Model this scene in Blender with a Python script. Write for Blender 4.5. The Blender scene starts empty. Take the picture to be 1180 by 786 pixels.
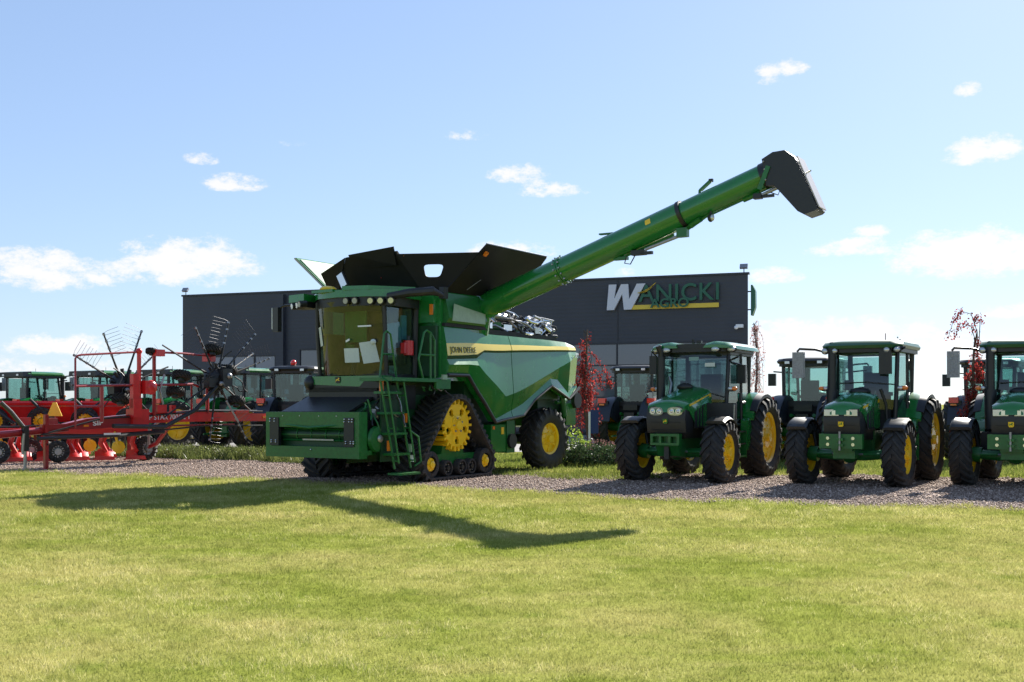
import bpy, bmesh, math, random
import numpy as np
from mathutils import Vector, Matrix
R = math.radians
rnd = random.Random(7)
scene = bpy.context.scene
COL = scene.collection

# ------------------------------------------------------------------ materials
MATS = {}
def mat(name, color, rough=0.5, metal=0.0, coat=0.0, spec=0.5, var=0.0, vscale=8.0, bump=0.0, bscale=60.0, trans=0.0, dust=None):
    if name in MATS: return MATS[name]
    m = bpy.data.materials.new(name); m.use_nodes = True
    nt = m.node_tree; b = nt.nodes['Principled BSDF']
    c = (*color, 1)
    b.inputs['Base Color'].default_value = c
    b.inputs['Roughness'].default_value = rough
    b.inputs['Metallic'].default_value = metal
    b.inputs['Coat Weight'].default_value = coat
    b.inputs['Coat Roughness'].default_value = 0.06
    b.inputs['Specular IOR Level'].default_value = spec
    tc = nt.nodes.new('ShaderNodeTexCoord')
    if var > 0 or dust:
        n = nt.nodes.new('ShaderNodeTexNoise'); n.inputs['Scale'].default_value = vscale; n.inputs['Detail'].default_value = 6; n.inputs['Roughness'].default_value = .65
        nt.links.new(tc.outputs['Object'], n.inputs['Vector'])
        mr = nt.nodes.new('ShaderNodeMapRange'); mr.inputs[1].default_value = .3; mr.inputs[2].default_value = .7
        nt.links.new(n.outputs['Fac'], mr.inputs[0])
        mx = nt.nodes.new('ShaderNodeMix'); mx.data_type = 'RGBA'
        lo = dust[0] if dust else tuple(x*(1-var) for x in color)
        hi = tuple(min(1, x*(1+var)) for x in color)
        if dust:
            mr.inputs[1].default_value = .5; mr.inputs[2].default_value = .8; mr.inputs[4].default_value = dust[1]
            mx.inputs[6].default_value = c; mx.inputs[7].default_value = (*dust[0], 1)
        else:
            mx.inputs[6].default_value = (*lo, 1); mx.inputs[7].default_value = (*hi, 1)
        nt.links.new(mr.outputs[0], mx.inputs[0]); nt.links.new(mx.outputs[2], b.inputs['Base Color'])
        rr = nt.nodes.new('ShaderNodeMapRange'); rr.inputs[3].default_value = max(.02, rough-.07); rr.inputs[4].default_value = min(1, rough+.1)
        nt.links.new(n.outputs['Fac'], rr.inputs[0]); nt.links.new(rr.outputs[0], b.inputs['Roughness'])
    if bump > 0:
        n2 = nt.nodes.new('ShaderNodeTexNoise'); n2.inputs['Scale'].default_value = bscale; n2.inputs['Detail'].default_value = 3
        nt.links.new(tc.outputs['Object'], n2.inputs['Vector'])
        bp = nt.nodes.new('ShaderNodeBump'); bp.inputs['Strength'].default_value = bump; bp.inputs['Distance'].default_value = .02
        nt.links.new(n2.outputs['Fac'], bp.inputs['Height']); nt.links.new(bp.outputs[0], b.inputs['Normal'])
    MATS[name] = m
    return m
def glass(name, tint, glossrough=0.02, opac=0.0, opcol=(0,0,0), ior=1.5):
    if name in MATS: return MATS[name]
    m = bpy.data.materials.new(name); m.use_nodes = True; nt = m.node_tree; nt.nodes.clear()
    out = nt.nodes.new('ShaderNodeOutputMaterial'); tr = nt.nodes.new('ShaderNodeBsdfTransparent'); gl = nt.nodes.new('ShaderNodeBsdfGlossy')
    tr.inputs[0].default_value = (*tint, 1); gl.inputs['Roughness'].default_value = glossrough
    lw = nt.nodes.new('ShaderNodeLayerWeight'); lw.inputs[0].default_value = .5
    p5 = nt.nodes.new('ShaderNodeMath'); p5.operation = 'POWER'; p5.inputs[1].default_value = 5; nt.links.new(lw.outputs['Facing'], p5.inputs[0])
    fr = nt.nodes.new('ShaderNodeMath'); fr.operation = 'MULTIPLY_ADD'; f0 = ((ior-1)/(ior+1))**2*1.6; fr.inputs[1].default_value = 1-f0; fr.inputs[2].default_value = f0; nt.links.new(p5.outputs[0], fr.inputs[0])
    mix = nt.nodes.new('ShaderNodeMixShader'); last = tr
    if opac > 0:
        df = nt.nodes.new('ShaderNodeBsdfDiffuse'); df.inputs[0].default_value = (*opcol, 1)
        m2 = nt.nodes.new('ShaderNodeMixShader'); m2.inputs[0].default_value = opac
        nt.links.new(tr.outputs[0], m2.inputs[1]); nt.links.new(df.outputs[0], m2.inputs[2]); last = m2
    nt.links.new(fr.outputs[0], mix.inputs[0]); nt.links.new(last.outputs[0], mix.inputs[1]); nt.links.new(gl.outputs[0], mix.inputs[2])
    nt.links.new(mix.outputs[0], out.inputs[0])
    MATS[name] = m; return m
def leafmat(name, c1, c2, trans=.35):
    if name in MATS: return MATS[name]
    m = bpy.data.materials.new(name); m.use_nodes = True; nt = m.node_tree; nt.nodes.clear()
    out = nt.nodes.new('ShaderNodeOutputMaterial')
    at = nt.nodes.new('ShaderNodeAttribute'); at.attribute_name = 'tint'
    mx = nt.nodes.new('ShaderNodeMix'); mx.data_type = 'RGBA'; mx.inputs[6].default_value = (*c1, 1); mx.inputs[7].default_value = (*c2, 1)
    nt.links.new(at.outputs['Fac'], mx.inputs[0])
    d = nt.nodes.new('ShaderNodeBsdfDiffuse'); t = nt.nodes.new('ShaderNodeBsdfTranslucent'); g = nt.nodes.new('ShaderNodeBsdfGlossy'); g.inputs['Roughness'].default_value = .35
    s = nt.nodes.new('ShaderNodeMixShader'); s.inputs[0].default_value = trans
    s2 = nt.nodes.new('ShaderNodeMixShader'); s2.inputs[0].default_value = .02
    for x in (d, t): nt.links.new(mx.outputs[2], x.inputs[0])
    nt.links.new(d.outputs[0], s.inputs[1]); nt.links.new(t.outputs[0], s.inputs[2])
    nt.links.new(s.outputs[0], s2.inputs[1]); nt.links.new(g.outputs[0], s2.inputs[2]); nt.links.new(s2.outputs[0], out.inputs[0])
    MATS[name] = m; return m

GREEN = mat('green_paint', (.009, .160, .024), .24, coat=.6, var=.08, vscale=3)
GREEN2 = mat('green_castings', (.010, .125, .022), .40, coat=.15, var=.25, vscale=14)
DKGREEN = mat('dark_green_paint', (.005, .048, .013), .45, var=.2, vscale=10)
YELLOW = mat('yellow_paint', (.90, .57, .012), .35, coat=.3, var=.06, vscale=5)
STRIPE = mat('yellow_stripe', (.80, .60, .07), .3, coat=.5)
RUBBER = mat('tyre_rubber', (.022, .021, .020), .75, var=.3, vscale=9, bump=.15, bscale=90, dust=((.085, .074, .060), .6))
TRACK = mat('track_rubber', (.034, .033, .032), .8, var=.3, vscale=9, bump=.15, bscale=90, dust=((.12, .108, .092), .6))  # dusty rubber; sky light on the lug edges is put into the paler tone
BLACK = mat('black_plastic', (.014, .014, .015), .42, var=.25, vscale=12)
BLACKM = mat('black_matte', (.012, .012, .012), .75)
COVER = mat('black_tank_cover', (.007, .007, .0075), .6, spec=.25, var=.35, vscale=2.5, bump=.05, bscale=8)
DKBLUE = mat('dark_fender_plastic', (.018, .022, .032), .4, var=.2)
GREY = mat('grey_metal', (.32, .32, .33), .35, metal=.7, var=.2, vscale=20)
CHROME = mat('bright_metal', (.62, .62, .62), .18, metal=1.0)
WHITE = mat('white_paint', (.78, .78, .78), .4)
PAPER = mat('paper', (.60, .64, .60), .7, var=.06, vscale=30)
TINE = mat('tine_steel', (.10, .10, .11), .4, metal=.6)
RED = mat('red_paint', (.60, .012, .014), .33, coat=.35, var=.12, vscale=4)
DKRED = mat('dark_red_paint', (.30, .010, .014), .36, coat=.3, var=.15, vscale=4)
ORANGE = mat('amber_lens', (.85, .22, .02), .25, coat=.5)
REDLENS = mat('red_lens', (.85, .035, .02), .2, coat=.6)
LENS = mat('lamp_lens', (.55, .56, .57), .1, metal=.5, coat=1.0)
SEAT = mat('seat_fabric', (.035, .035, .038), .85)
BROWN = mat('cab_lining', (.20, .165, .095), .8, var=.25, vscale=4)
CABGREEN = mat('cab_green_sheet', (.06, .30, .12), .6, var=.2, vscale=4)
BLUEISH = mat('pale_blue_reflection', (.30, .45, .56), .45, var=.1)  # colour of the bluish reflection painted behind the cab door glass
WRAP = mat('bubble_wrap', (.30, .30, .31), .35, bump=.8, bscale=40, var=.25, vscale=25)
LGREEN = mat('light_green_panel', (.25, .36, .24), .35, var=.15)
GLASS = glass('cab_glass', (.62, .78, .76))
GLASSW = glass('combine_windscreen', (.72, .70, .50), opac=.14, opcol=(.14, .12, .05), ior=1.45)
BARK = mat('bark', (.10, .065, .045), .9, var=.3, vscale=12, bump=.5, bscale=30)

# ------------------------------------------------------------------ mesh builder
class MB:
    def __init__(s): s.bm = bmesh.new(); s.mats = []; s.cur = 0
    def m(s, material):
        if material not in s.mats: s.mats.append(material)
        s.cur = s.mats.index(material); return s
    def face(s, pts):
        f = s.bm.faces.new([s.bm.verts.new(p) for p in pts]); f.material_index = s.cur; return f
    def _finish(s, faces, bevel=0):
        for f in faces: f.material_index = s.cur
        if bevel > 0:
            es = {e for f in faces for e in f.edges if len(e.link_faces) == 2 and e.calc_face_angle(0) > .5}
            r = bmesh.ops.bevel(s.bm, geom=list(es), offset=bevel, segments=2, profile=.6, affect='EDGES', clamp_overlap=True)
            for f in r['faces']: f.material_index = s.cur
    def box(s, c, d, bevel=0, rot=None):
        c = Vector(c); h = Vector(d)/2
        M = rot if rot is not None else Matrix.Identity(3)
        v = [s.bm.verts.new(c + M @ Vector((sx*h.x, sy*h.y, sz*h.z))) for sx in (-1, 1) for sy in (-1, 1) for sz in (-1, 1)]
        fs = [s.bm.faces.new([v[i] for i in q]) for q in ((0,1,3,2),(4,6,7,5),(0,4,5,1),(2,3,7,6),(0,2,6,4),(1,5,7,3))]
        s._finish(fs, bevel); return s
    def prism(s, pts, axis, a, b, bevel=0):
        def P(p, t): return {'x': (t, p[0], p[1]), 'y': (p[0], t, p[1]), 'z': (p[0], p[1], t)}[axis]
        va = [s.bm.verts.new(P(p, a)) for p in pts]; vb = [s.bm.verts.new(P(p, b)) for p in pts]
        n = len(pts); fs = [s.bm.faces.new(va), s.bm.faces.new(vb[::-1])]
        for i in range(n): fs.append(s.bm.faces.new([va[i], vb[i], vb[(i+1) % n], va[(i+1) % n]]))
        s._finish(fs, bevel); return s
    def loft(s, loops, cap=True, closed=True, bevel=0):
        V = [[s.bm.verts.new(p) for p in l] for l in loops]; fs = []
        n = len(loops[0])
        for a, b in zip(V[:-1], V[1:]):
            for i in range(n if closed else n-1):
                fs.append(s.bm.faces.new([a[i], a[(i+1) % n], b[(i+1) % n], b[i]]))
        if cap: fs += [s.bm.faces.new(V[0][::-1]), s.bm.faces.new(V[-1])]
        s._finish(fs, bevel); return s
    def tube(s, pts, r, seg=8, cap=True):
        pts = [Vector(p) for p in pts]; rs = r if isinstance(r, (list, tuple)) else [r]*len(pts)
        loops = []; ref = None
        for i, p in enumerate(pts):
            t = (pts[min(i+1, len(pts)-1)] - pts[max(i-1, 0)]).normalized()
            if ref is None or abs(ref.dot(t)) > .98:
                ref = Vector((0, 0, 1)) if abs(t.z) < .9 else Vector((1, 0, 0))
            u = (ref - t*ref.dot(t)).normalized(); w = t.cross(u); ref = u
            loops.append([p + rs[i]*(math.cos(2*math.pi*k/seg)*u + math.sin(2*math.pi*k/seg)*w) for k in range(seg)])
        return s.loft(loops, cap)
    def lathe(s, prof, seg=32, c=(0,0,0), axis='y'):
        c = Vector(c); loops = []
        for k in range(seg):
            a = 2*math.pi*k/seg; l = []
            for r, h in prof:
                if axis == 'y': l.append(c + Vector((r*math.cos(a), h, r*math.sin(a))))
                elif axis == 'x': l.append(c + Vector((h, r*math.cos(a), r*math.sin(a))))
                else: l.append(c + Vector((r*math.cos(a), r*math.sin(a), h)))
            loops.append(l)
        loops.append(loops[0]); V = [[s.bm.verts.new(p) for p in l] for l in loops[:-1]]
        fs = []; n = len(prof)
        for i in range(seg):
            a, b = V[i], V[(i+1) % seg]
            for j in range(n-1):
                q = [a[j], a[j+1], b[j+1], b[j]]
                fs.append(s.bm.faces.new(q))
        for f in fs: f.material_index = s.cur
        return s
    def ball(s, c, r, sc=(1,1,1), seg=12):
        M = Matrix.Translation(c) @ Matrix.Diagonal((*[r*x for x in sc], 1))
        g = bmesh.ops.create_uvsphere(s.bm, u_segments=seg, v_segments=max(6, seg//2+2), radius=1, matrix=M)
        for f in {f for v in g['verts'] for f in v.link_faces}: f.material_index = s.cur
        return s
    def mesh(s, name, ang=35):
        bmesh.ops.remove_doubles(s.bm, verts=s.bm.verts, dist=1e-5)
        bmesh.ops.recalc_face_normals(s.bm, faces=s.bm.faces)
        for f in s.bm.faces: f.smooth = True
        for e in s.bm.edges:
            if len(e.link_faces) == 2: e.smooth = e.calc_face_angle(0) < R(ang)
        me = bpy.data.meshes.new(name); s.bm.to_mesh(me); s.bm.free()
        for x in s.mats: me.materials.append(x)
        return me
    def build(s, name, material=None, parent=None, ang=35, loc=None):
        if material is not None and not s.mats: s.mats = [material]
        return link(name, s.mesh(name, ang), parent, loc)
def link(name, me, parent=None, loc=None):
    o = bpy.data.objects.new(name, me); COL.objects.link(o)
    if parent is not None: o.parent = parent
    if loc is not None: o.location = loc
    return o
def tag(o, label=None, cat=None, group=None, kind=None):
    if label: o['label'] = label
    if cat: o['category'] = cat
    if group: o['group'] = group
    if kind: o['kind'] = kind
    return o
def thing(name, label, cat, loc=(0,0,0), rz=0.0, group=None):
    o = bpy.data.objects.new(name, None); COL.objects.link(o); o.empty_display_size = .3
    o.location = loc; o.rotation_euler = (0, 0, rz)
    return tag(o, label, cat, group)
def copy_tree(o, parent=None):
    c = o.copy(); COL.objects.link(c)
    if parent is not None: c.parent = parent
    for ch in list(o.children): copy_tree(ch, c)
    return c
def text_mesh(name, body, size, extrude, material, bold=0.0, shear=0.0, align='LEFT', spacing=1.0):
    cu = bpy.data.curves.new(name, 'FONT'); cu.body = body; cu.size = size; cu.extrude = extrude; cu.offset = bold; cu.shear = shear
    cu.align_x = align; cu.space_character = spacing
    t = bpy.data.objects.new(name, cu); COL.objects.link(t)
    bpy.context.view_layer.update()
    me = bpy.data.meshes.new_from_object(t.evaluated_get(bpy.context.evaluated_depsgraph_get()))
    bpy.data.objects.remove(t); bpy.data.curves.remove(cu)
    me.materials.clear(); me.materials.append(material); return me
def place_text(name, me, parent, origin, right, up, sx=1.0):
    r = Vector(right).normalized(); u = Vector(up); u = (u - r*u.dot(r)).normalized(); n = r.cross(u)
    o = link(name, me, parent)
    M = Matrix((( r.x*sx, u.x, n.x, origin[0]), (r.y*sx, u.y, n.y, origin[1]), (r.z*sx, u.z, n.z, origin[2]), (0,0,0,1)))
    o.matrix_local = M; return o
DEER = [(-.45,-.05),(-.30,.12),(.02,.14),(.10,.30),(.02,.42),(.12,.36),(.20,.46),(.22,.32),(.34,.28),(.33,.20),(.22,.16),(.20,.02),(.42,-.06),(.40,-.12),(.10,-.08),(-.12,-.02),(-.28,-.10),(-.44,-.34),(-.48,-.32),(-.36,-.06),(-.40,-.02)]
def emblem(parent, origin, right, up, size, ybg=YELLOW, fg=GREEN):
    r = Vector(right).normalized(); u = Vector(up).normalized(); n = r.cross(u); o = Vector(origin)
    mb = MB(); mb.m(ybg)
    sh = [(-.5,.5),(.5,.5),(.5,-.3),(.3,-.5),(-.3,-.5),(-.5,-.3)]
    a = [o + size*(x*r + y*u) for x, y in sh]; b = [p + n*.008 for p in a]
    mb.loft([a, b])
    mb.m(fg)
    a = [o + size*(.95*x*r + .95*(y-.02)*u) + n*.0085 for x, y in DEER]; b = [p + n*.003 for p in a]
    mb.loft([a, b])
    return mb.build('emblem', None, parent)

# ------------------------------------------------------------------ camera, light, sky
cam = bpy.data.cameras.new('camera'); cam_o = bpy.data.objects.new('camera', cam); COL.objects.link(cam_o)
cam_o.location = (0, 0, 1.6); cam_o.rotation_euler = (R(90), 0, 0)
cam.sensor_width = 36; cam.lens = 1270/1180*36; cam.shift_y = 73/1180; cam.clip_end = 20000; cam.clip_start = .1
scene.camera = cam_o
SUN_AZ, SUN_EL = 31.6, 32.4           # azimuth clockwise from +Y
sd = Vector((math.sin(R(SUN_AZ))*math.cos(R(SUN_EL)), math.cos(R(SUN_AZ))*math.cos(R(SUN_EL)), math.sin(R(SUN_EL))))
sl = bpy.data.lights.new('sun', 'SUN'); sl.energy = 4.6; sl.angle = R(.53); sl.color = (1, .95, .86)
so = bpy.data.objects.new('sun', sl); COL.objects.link(so); so.rotation_euler = sd.to_track_quat('Z', 'Y').to_euler()
w = bpy.data.worlds.new('World'); scene.world = w; w.use_nodes = True
nt = w.node_tree; bg = nt.nodes['Background']
sky = nt.nodes.new('ShaderNodeTexSky'); sky.sky_type = 'NISHITA'; sky.sun_disc = False
sky.sun_elevation = R(SUN_EL); sky.sun_rotation = R(SUN_AZ); sky.air_density = 1.0; sky.dust_density = .3; sky.ozone_density = 2.5; sky.altitude = 200
bg.inputs[1].default_value = .08
def N(t, **k):
    n = nt.nodes.new(t)
    for a, b in k.items(): setattr(n, a, b)
    return n
def math_(op, a, b=None, c=None):
    n = N('ShaderNodeMath', operation=op)
    for i, x in enumerate((a, b, c)):
        if x is None: continue
        if isinstance(x, (int, float)): n.inputs[i].default_value = x
        else: nt.links.new(x, n.inputs[i])
    return n.outputs[0]
tc = N('ShaderNodeTexCoord'); sp = N('ShaderNodeSeparateXYZ'); nt.links.new(tc.outputs['Generated'], sp.inputs[0])
AZ = math_('ARCTAN2', sp.outputs[0], sp.outputs[1]); EL = math_('ARCSINE', sp.outputs[2])
no = N('ShaderNodeTexNoise'); no.inputs['Scale'].default_value = 42; no.inputs['Detail'].default_value = 9; no.inputs['Roughness'].default_value = .70
mp = N('ShaderNodeMapping'); mp.inputs['Scale'].default_value = (1, 1, 1.8); nt.links.new(tc.outputs['Generated'], mp.inputs[0]); nt.links.new(mp.outputs[0], no.inputs['Vector'])
# cumulus of the photographed sky: centre azimuth, elevation, half sizes (degrees), density
CLOUDS = [(265,210,34,9,.95),(232,182,16,7,.6),(600,200,30,10,.8),(632,218,36,8,.75),(902,78,24,9,.8),(890,92,14,5,.5),(1132,172,38,15,1.1),(1115,102,13,8,.6),
 (1120,290,82,26,1.1),(985,284,50,10,.9),(1005,266,24,6,.7),(215,300,66,26,1.1),(45,310,56,22,1.0),(125,312,50,15,.9),(75,398,62,12,.9),(590,290,42,11,.9),
 (890,318,28,9,.9),(960,385,110,18,1.0),(1160,358,36,10,.8),(535,155,24,6,.5),(335,166,15,4,.4),(725,313,14,5,.45),(60,425,120,14,.55),(900,400,70,14,.9),(1075,400,120,14,.8)]
tot = None
for px, py, hw, hh, d in CLOUDS:
    X = (px-590)/1270; Z = (466-py)/1270
    az = math.atan(X); el = math.atan(Z*math.cos(az)); wa = hw/1270*math.cos(az)**2; we = hh/1270*math.cos(az)
    u = math_('MULTIPLY', math_('SUBTRACT', AZ, az), 1/(wa*1.5)); v = math_('MULTIPLY', math_('SUBTRACT', EL, el-we*.3), 1/(we*1.7))
    # flatter below, billowing above
    vv = math_('MULTIPLY', v, math_('ADD', math_('MULTIPLY', math_('LESS_THAN', v, 0), .7), 1))
    r2 = math_('ADD', math_('MULTIPLY', u, u), math_('MULTIPLY', vv, vv))
    f = math_('MULTIPLY', math_('MAXIMUM', math_('SUBTRACT', 1.0, r2), 0), d)
    tot = f if tot is None else math_('MAXIMUM', tot, f)
k = math_('ADD', math_('MULTIPLY', tot, 1.05), math_('MULTIPLY', math_('SUBTRACT', no.outputs['Fac'], .52), 3.2))
cm = N('ShaderNodeMapRange'); cm.interpolation_type = 'SMOOTHSTEP'; cm.inputs[1].default_value = .12; cm.inputs[2].default_value = .95
nt.links.new(math_('MULTIPLY', k, math_('GREATER_THAN', tot, .0005)), cm.inputs[0])
edge = N('ShaderNodeMapRange'); edge.interpolation_type = 'SMOOTHSTEP'; edge.inputs[1].default_value = 0; edge.inputs[2].default_value = .25; nt.links.new(tot, edge.inputs[0])
cf = math_('MULTIPLY', math_('MULTIPLY', cm.outputs[0], edge.outputs[0]), .86)
gain = N('ShaderNodeMix', data_type='RGBA', blend_type='MULTIPLY'); gain.inputs[0].default_value = 1; gain.inputs[7].default_value = (1.20, 1.36, 1.66, 1)
gam = N('ShaderNodeGamma'); gam.inputs[1].default_value = .55; nt.links.new(sky.outputs[0], gam.inputs[0]); nt.links.new(gam.outputs[0], gain.inputs[6])
cmx = N('ShaderNodeMix', data_type='RGBA'); nt.links.new(cf, cmx.inputs[0]); nt.links.new(gain.outputs[2], cmx.inputs[6])
CLOUDCOL = cmx.inputs[7]; CLOUDCOL.default_value = (4.9, 4.75, 4.85, 1)
nt.links.new(cmx.outputs[2], bg.inputs[0])
scene.view_settings.view_transform = 'Standard'; scene.view_settings.look = 'None'; scene.view_settings.gamma = 1
scene.view_settings.exposure = 1.45
scene.cycles.max_bounces = 8; scene.cycles.transparent_max_bounces = 16; scene.cycles.use_denoising = True

# ------------------------------------------------------------------ ground
def np_mesh(name, verts, faces_n, loops, material, attrs=None, smooth=False):
    me = bpy.data.meshes.new(name); nv = len(verts); nf = len(loops)//faces_n
    me.vertices.add(nv); me.vertices.foreach_set('co', np.asarray(verts, np.float32).ravel())
    me.loops.add(len(loops)); me.loops.foreach_set('vertex_index', np.asarray(loops, np.int32))
    me.polygons.add(nf); me.polygons.foreach_set('loop_start', np.arange(0, nf*faces_n, faces_n, dtype=np.int32))
    if attrs:
        for k, v in attrs.items():
            a = me.attributes.new(k, 'FLOAT', 'POINT'); a.data.foreach_set('value', np.asarray(v, np.float32))
    me.update(calc_edges=True); me.validate(); me.materials.append(material)
    return me
def ground_material(name, blades=False):
    m = bpy.data.materials.new(name); m.use_nodes = True; t = m.node_tree; b = t.nodes['Principled BSDF']; L = t.links.new
    geo = t.nodes.new('ShaderNodeNewGeometry')
    def noise(scale, detail=5, sc=(1,1,1), rough=.6):
        mp = t.nodes.new('ShaderNodeMapping'); mp.inputs['Scale'].default_value = sc; L(geo.outputs['Position'], mp.inputs[0])
        n = t.nodes.new('ShaderNodeTexNoise'); n.inputs['Scale'].default_value = scale; n.inputs['Detail'].default_value = detail; n.inputs['Roughness'].default_value = rough
        L(mp.outputs[0], n.inputs['Vector']); return n.outputs['Fac']
    def rng(x, a, b_, c=0, d=1):
        r = t.nodes.new('ShaderNodeMapRange'); r.inputs[1].default_value = a; r.inputs[2].default_value = b_; r.inputs[3].default_value = c; r.inputs[4].default_value = d; L(x, r.inputs[0]); return r.outputs[0]
    def mix(f, a, b_):
        x = t.nodes.new('ShaderNodeMix'); x.data_type = 'RGBA'
        if isinstance(f, float): x.inputs[0].default_value = f
        else: L(f, x.inputs[0])
        for i, c in ((6, a), (7, b_)):
            if isinstance(c, tuple): x.inputs[i].default_value = (*c, 1)
            else: L(c, x.inputs[i])
        return x.outputs[2]
    big = noise(.35, 6, (1, 1, 0)); mid = noise(1.6, 6, (.7, 1.2, 0)); streak = noise(.9, 6, (.4, 1.3, 0), .7); fine = noise(14, 4, (1, 1, 0)); 
    g = mix(rng(mid, .35, .65), (.235, .275, .050), (.335, .365, .085))
    g = mix(rng(big, .42, .62, 0, .7), g, (.49, .44, .17))
    g = mix(rng(streak, .52, .72, 0, .55), g, (.52, .45, .20))
    g = mix(rng(noise(2.6, 5, (1, 1, 0)), .56, .66, 0, .45), g, (.17, .235, .032))
    g = mix(rng(fine, .55, .78, 0, .4), g, (.18, .205, .036))
    if blades:
        at = t.nodes.new('ShaderNodeAttribute'); at.attribute_name = 'tint'
        g = mix(rng(at.outputs['Fac'], .70, .95, 0, .8), g, (.56, .50, .26))
        x = t.nodes.new('ShaderNodeMix'); x.data_type = 'RGBA'; x.blend_type = 'MULTIPLY'; x.inputs[0].default_value = 1
        L(g, x.inputs[6]); cr = t.nodes.new('ShaderNodeCombineColor'); vv = rng(at.outputs['Fac'], 0, 1, .75, 1.25)
        for i in range(3): L(vv, cr.inputs[i])
        L(cr.outputs[0], x.inputs[7]); g = x.outputs[2]
        t.nodes.remove(b)
        d = t.nodes.new('ShaderNodeBsdfDiffuse'); tr = t.nodes.new('ShaderNodeBsdfTranslucent'); s = t.nodes.new('ShaderNodeMixShader'); s.inputs[0].default_value = .4
        L(g, d.inputs[0]); L(g, tr.inputs[0]); L(d.outputs[0], s.inputs[1]); L(tr.outputs[0], s.inputs[2]); L(s.outputs[0], t.nodes['Material Output'].inputs[0])
    else:
        x = t.nodes.new('ShaderNodeMix'); x.data_type = 'RGBA'; x.blend_type = 'MULTIPLY'; x.inputs[0].default_value = 1; L(g, x.inputs[6]); x.inputs[7].default_value = (.74, .74, .70, 1); g = x.outputs[2]
        L(g, b.inputs['Base Color']); b.inputs['Roughness'].default_value = .95; b.inputs['Specular IOR Level'].default_value = 0
        bp = t.nodes.new('ShaderNodeBump'); bp.inputs['Strength'].default_value = .5; bp.inputs['Distance'].default_value = .03; L(noise(40, 4, (1,1,0)), bp.inputs['Height']); L(bp.outputs[0], b.inputs['Normal'])
    return m
mb = MB(); S = 6000
xs = [-S, -60, -20, 0, 20, 60, S]; ys = [-200, 0, 20, 40, 90, 300, S]
for i in range(6):
    for j in range(6):
        mb.face([(xs[i], ys[j], 0), (xs[i+1], ys[j], 0), (xs[i+1], ys[j+1], 0), (xs[i], ys[j+1], 0)])
tag(mb.build('lawn_ground', ground_material('lawn')), kind='structure')
# gravel strip between the lawn and the planted bank
def gravel_front(x):   # front edge y at x
    base = np.interp(x, [-40, -12.3, -6.3, -4.6, -2.9, -1.9, -.5, 3, 7.7, 30], [39.5, 26.4, 23.9, 22.9, 22.2, 21.7, 20.6, 18.15, 16.7, 6.5])
    return base + .22*np.sin(x*2.1) + .14*np.sin(x*5.3+1) + .08*np.sin(x*11.7)
def gravel_back(x):
    base = np.interp(x, [-40, -12.3, -8.5, -3, 1.2, 8, 30], [48, 33.8, 31.6, 28.2, 25.5, 24.9, 15])
    return base + .30*np.sin(x*1.7+2) + .15*np.sin(x*4.9)
gm = bpy.data.materials.new('gravel'); gm.use_nodes = True; t = gm.node_tree; b = t.nodes['Principled BSDF']
geo = t.nodes.new('ShaderNodeNewGeometry'); vo = t.nodes.new('ShaderNodeTexVoronoi'); vo.inputs['Scale'].default_value = 22
t.links.new(geo.outputs['Position'], vo.inputs['Vector'])
rp = t.nodes.new('ShaderNodeValToRGB'); e = rp.color_ramp.elements
e[0].color = (.15, .095, .065, 1); e[1].color = (.46, .32, .24, 1); rp.color_ramp.elements.new(.5).color = (.27, .195, .15, 1)
sep = t.nodes.new('ShaderNodeSeparateColor'); t.links.new(vo.outputs['Color'], sep.inputs[0]); t.links.new(sep.outputs[0], rp.inputs[0])
t.links.new(rp.outputs[0], b.inputs['Base Color']); b.inputs['Roughness'].default_value = .9
bp = t.nodes.new('ShaderNodeBump'); bp.inputs['Strength'].default_value = 1; bp.inputs['Distance'].default_value = .04; bp.invert = True
t.links.new(vo.outputs['Distance'], bp.inputs['Height']); t.links.new(bp.outputs[0], b.inputs['Normal'])
mb = MB(); gx = np.arange(-40, 30.01, .2)
for i in range(len(gx)-1):
    a, c = gx[i], gx[i+1]
    mb.face([(a, gravel_front(a), .004), (c, gravel_front(c), .004), (c, gravel_back(c), .004), (a, gravel_back(a), .004)])
tag(mb.build('gravel_strip', gm), kind='structure')
# loose stones
rs = np.random.RandomState(3)
n = 95000; x = rs.uniform(-15, 13, n); f_ = rs.uniform(0, 1, n); yf = gravel_front(x); yb = gravel_back(x); y = yf - .25 + (yb-yf+.3)*f_**1.25
ok = (np.abs(x) < .5*y+1.5) & ((y > yf) | (rs.rand(n) < .4)); x, y = x[ok], y[ok]; n = len(x)
sz = rs.uniform(.009, .024, n)*np.where(rs.rand(n) < .12, 1.5, 1); base = np.array([(1,0,0),(0,1,0),(-1,0,0),(0,-1,0),(0,0,1),(0,0,-1)], float)
V = base[None]*(sz[:, None, None]*rs.uniform(.55, 1.25, (n, 6, 1)))*np.array([1, 1, .75])
ang = rs.uniform(0, 6.28, n); ca, sa = np.cos(ang), np.sin(ang)
V = np.stack([V[..., 0]*ca[:, None]-V[..., 1]*sa[:, None]+x[:, None], V[..., 0]*sa[:, None]+V[..., 1]*ca[:, None]+y[:, None], V[..., 2]+sz[:, None]*.35+.004], -1)
F = np.array([(0,1,4),(1,2,4),(2,3,4),(3,0,4),(1,0,5),(2,1,5),(3,2,5),(0,3,5)])
loops = (F[None]+6*np.arange(n)[:, None, None]).ravel()
stm = bpy.data.materials.new('stones'); stm.use_nodes = True; t = stm.node_tree; b = t.nodes['Principled BSDF']; at = t.nodes.new('ShaderNodeAttribute'); at.attribute_name = 'tint'
rp = t.nodes.new('ShaderNodeValToRGB'); e = rp.color_ramp.elements; e[0].color = (.13, .08, .055, 1); e[1].color = (.58, .44, .36, 1); rp.color_ramp.elements.new(.6).color = (.30, .22, .17, 1)
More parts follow.
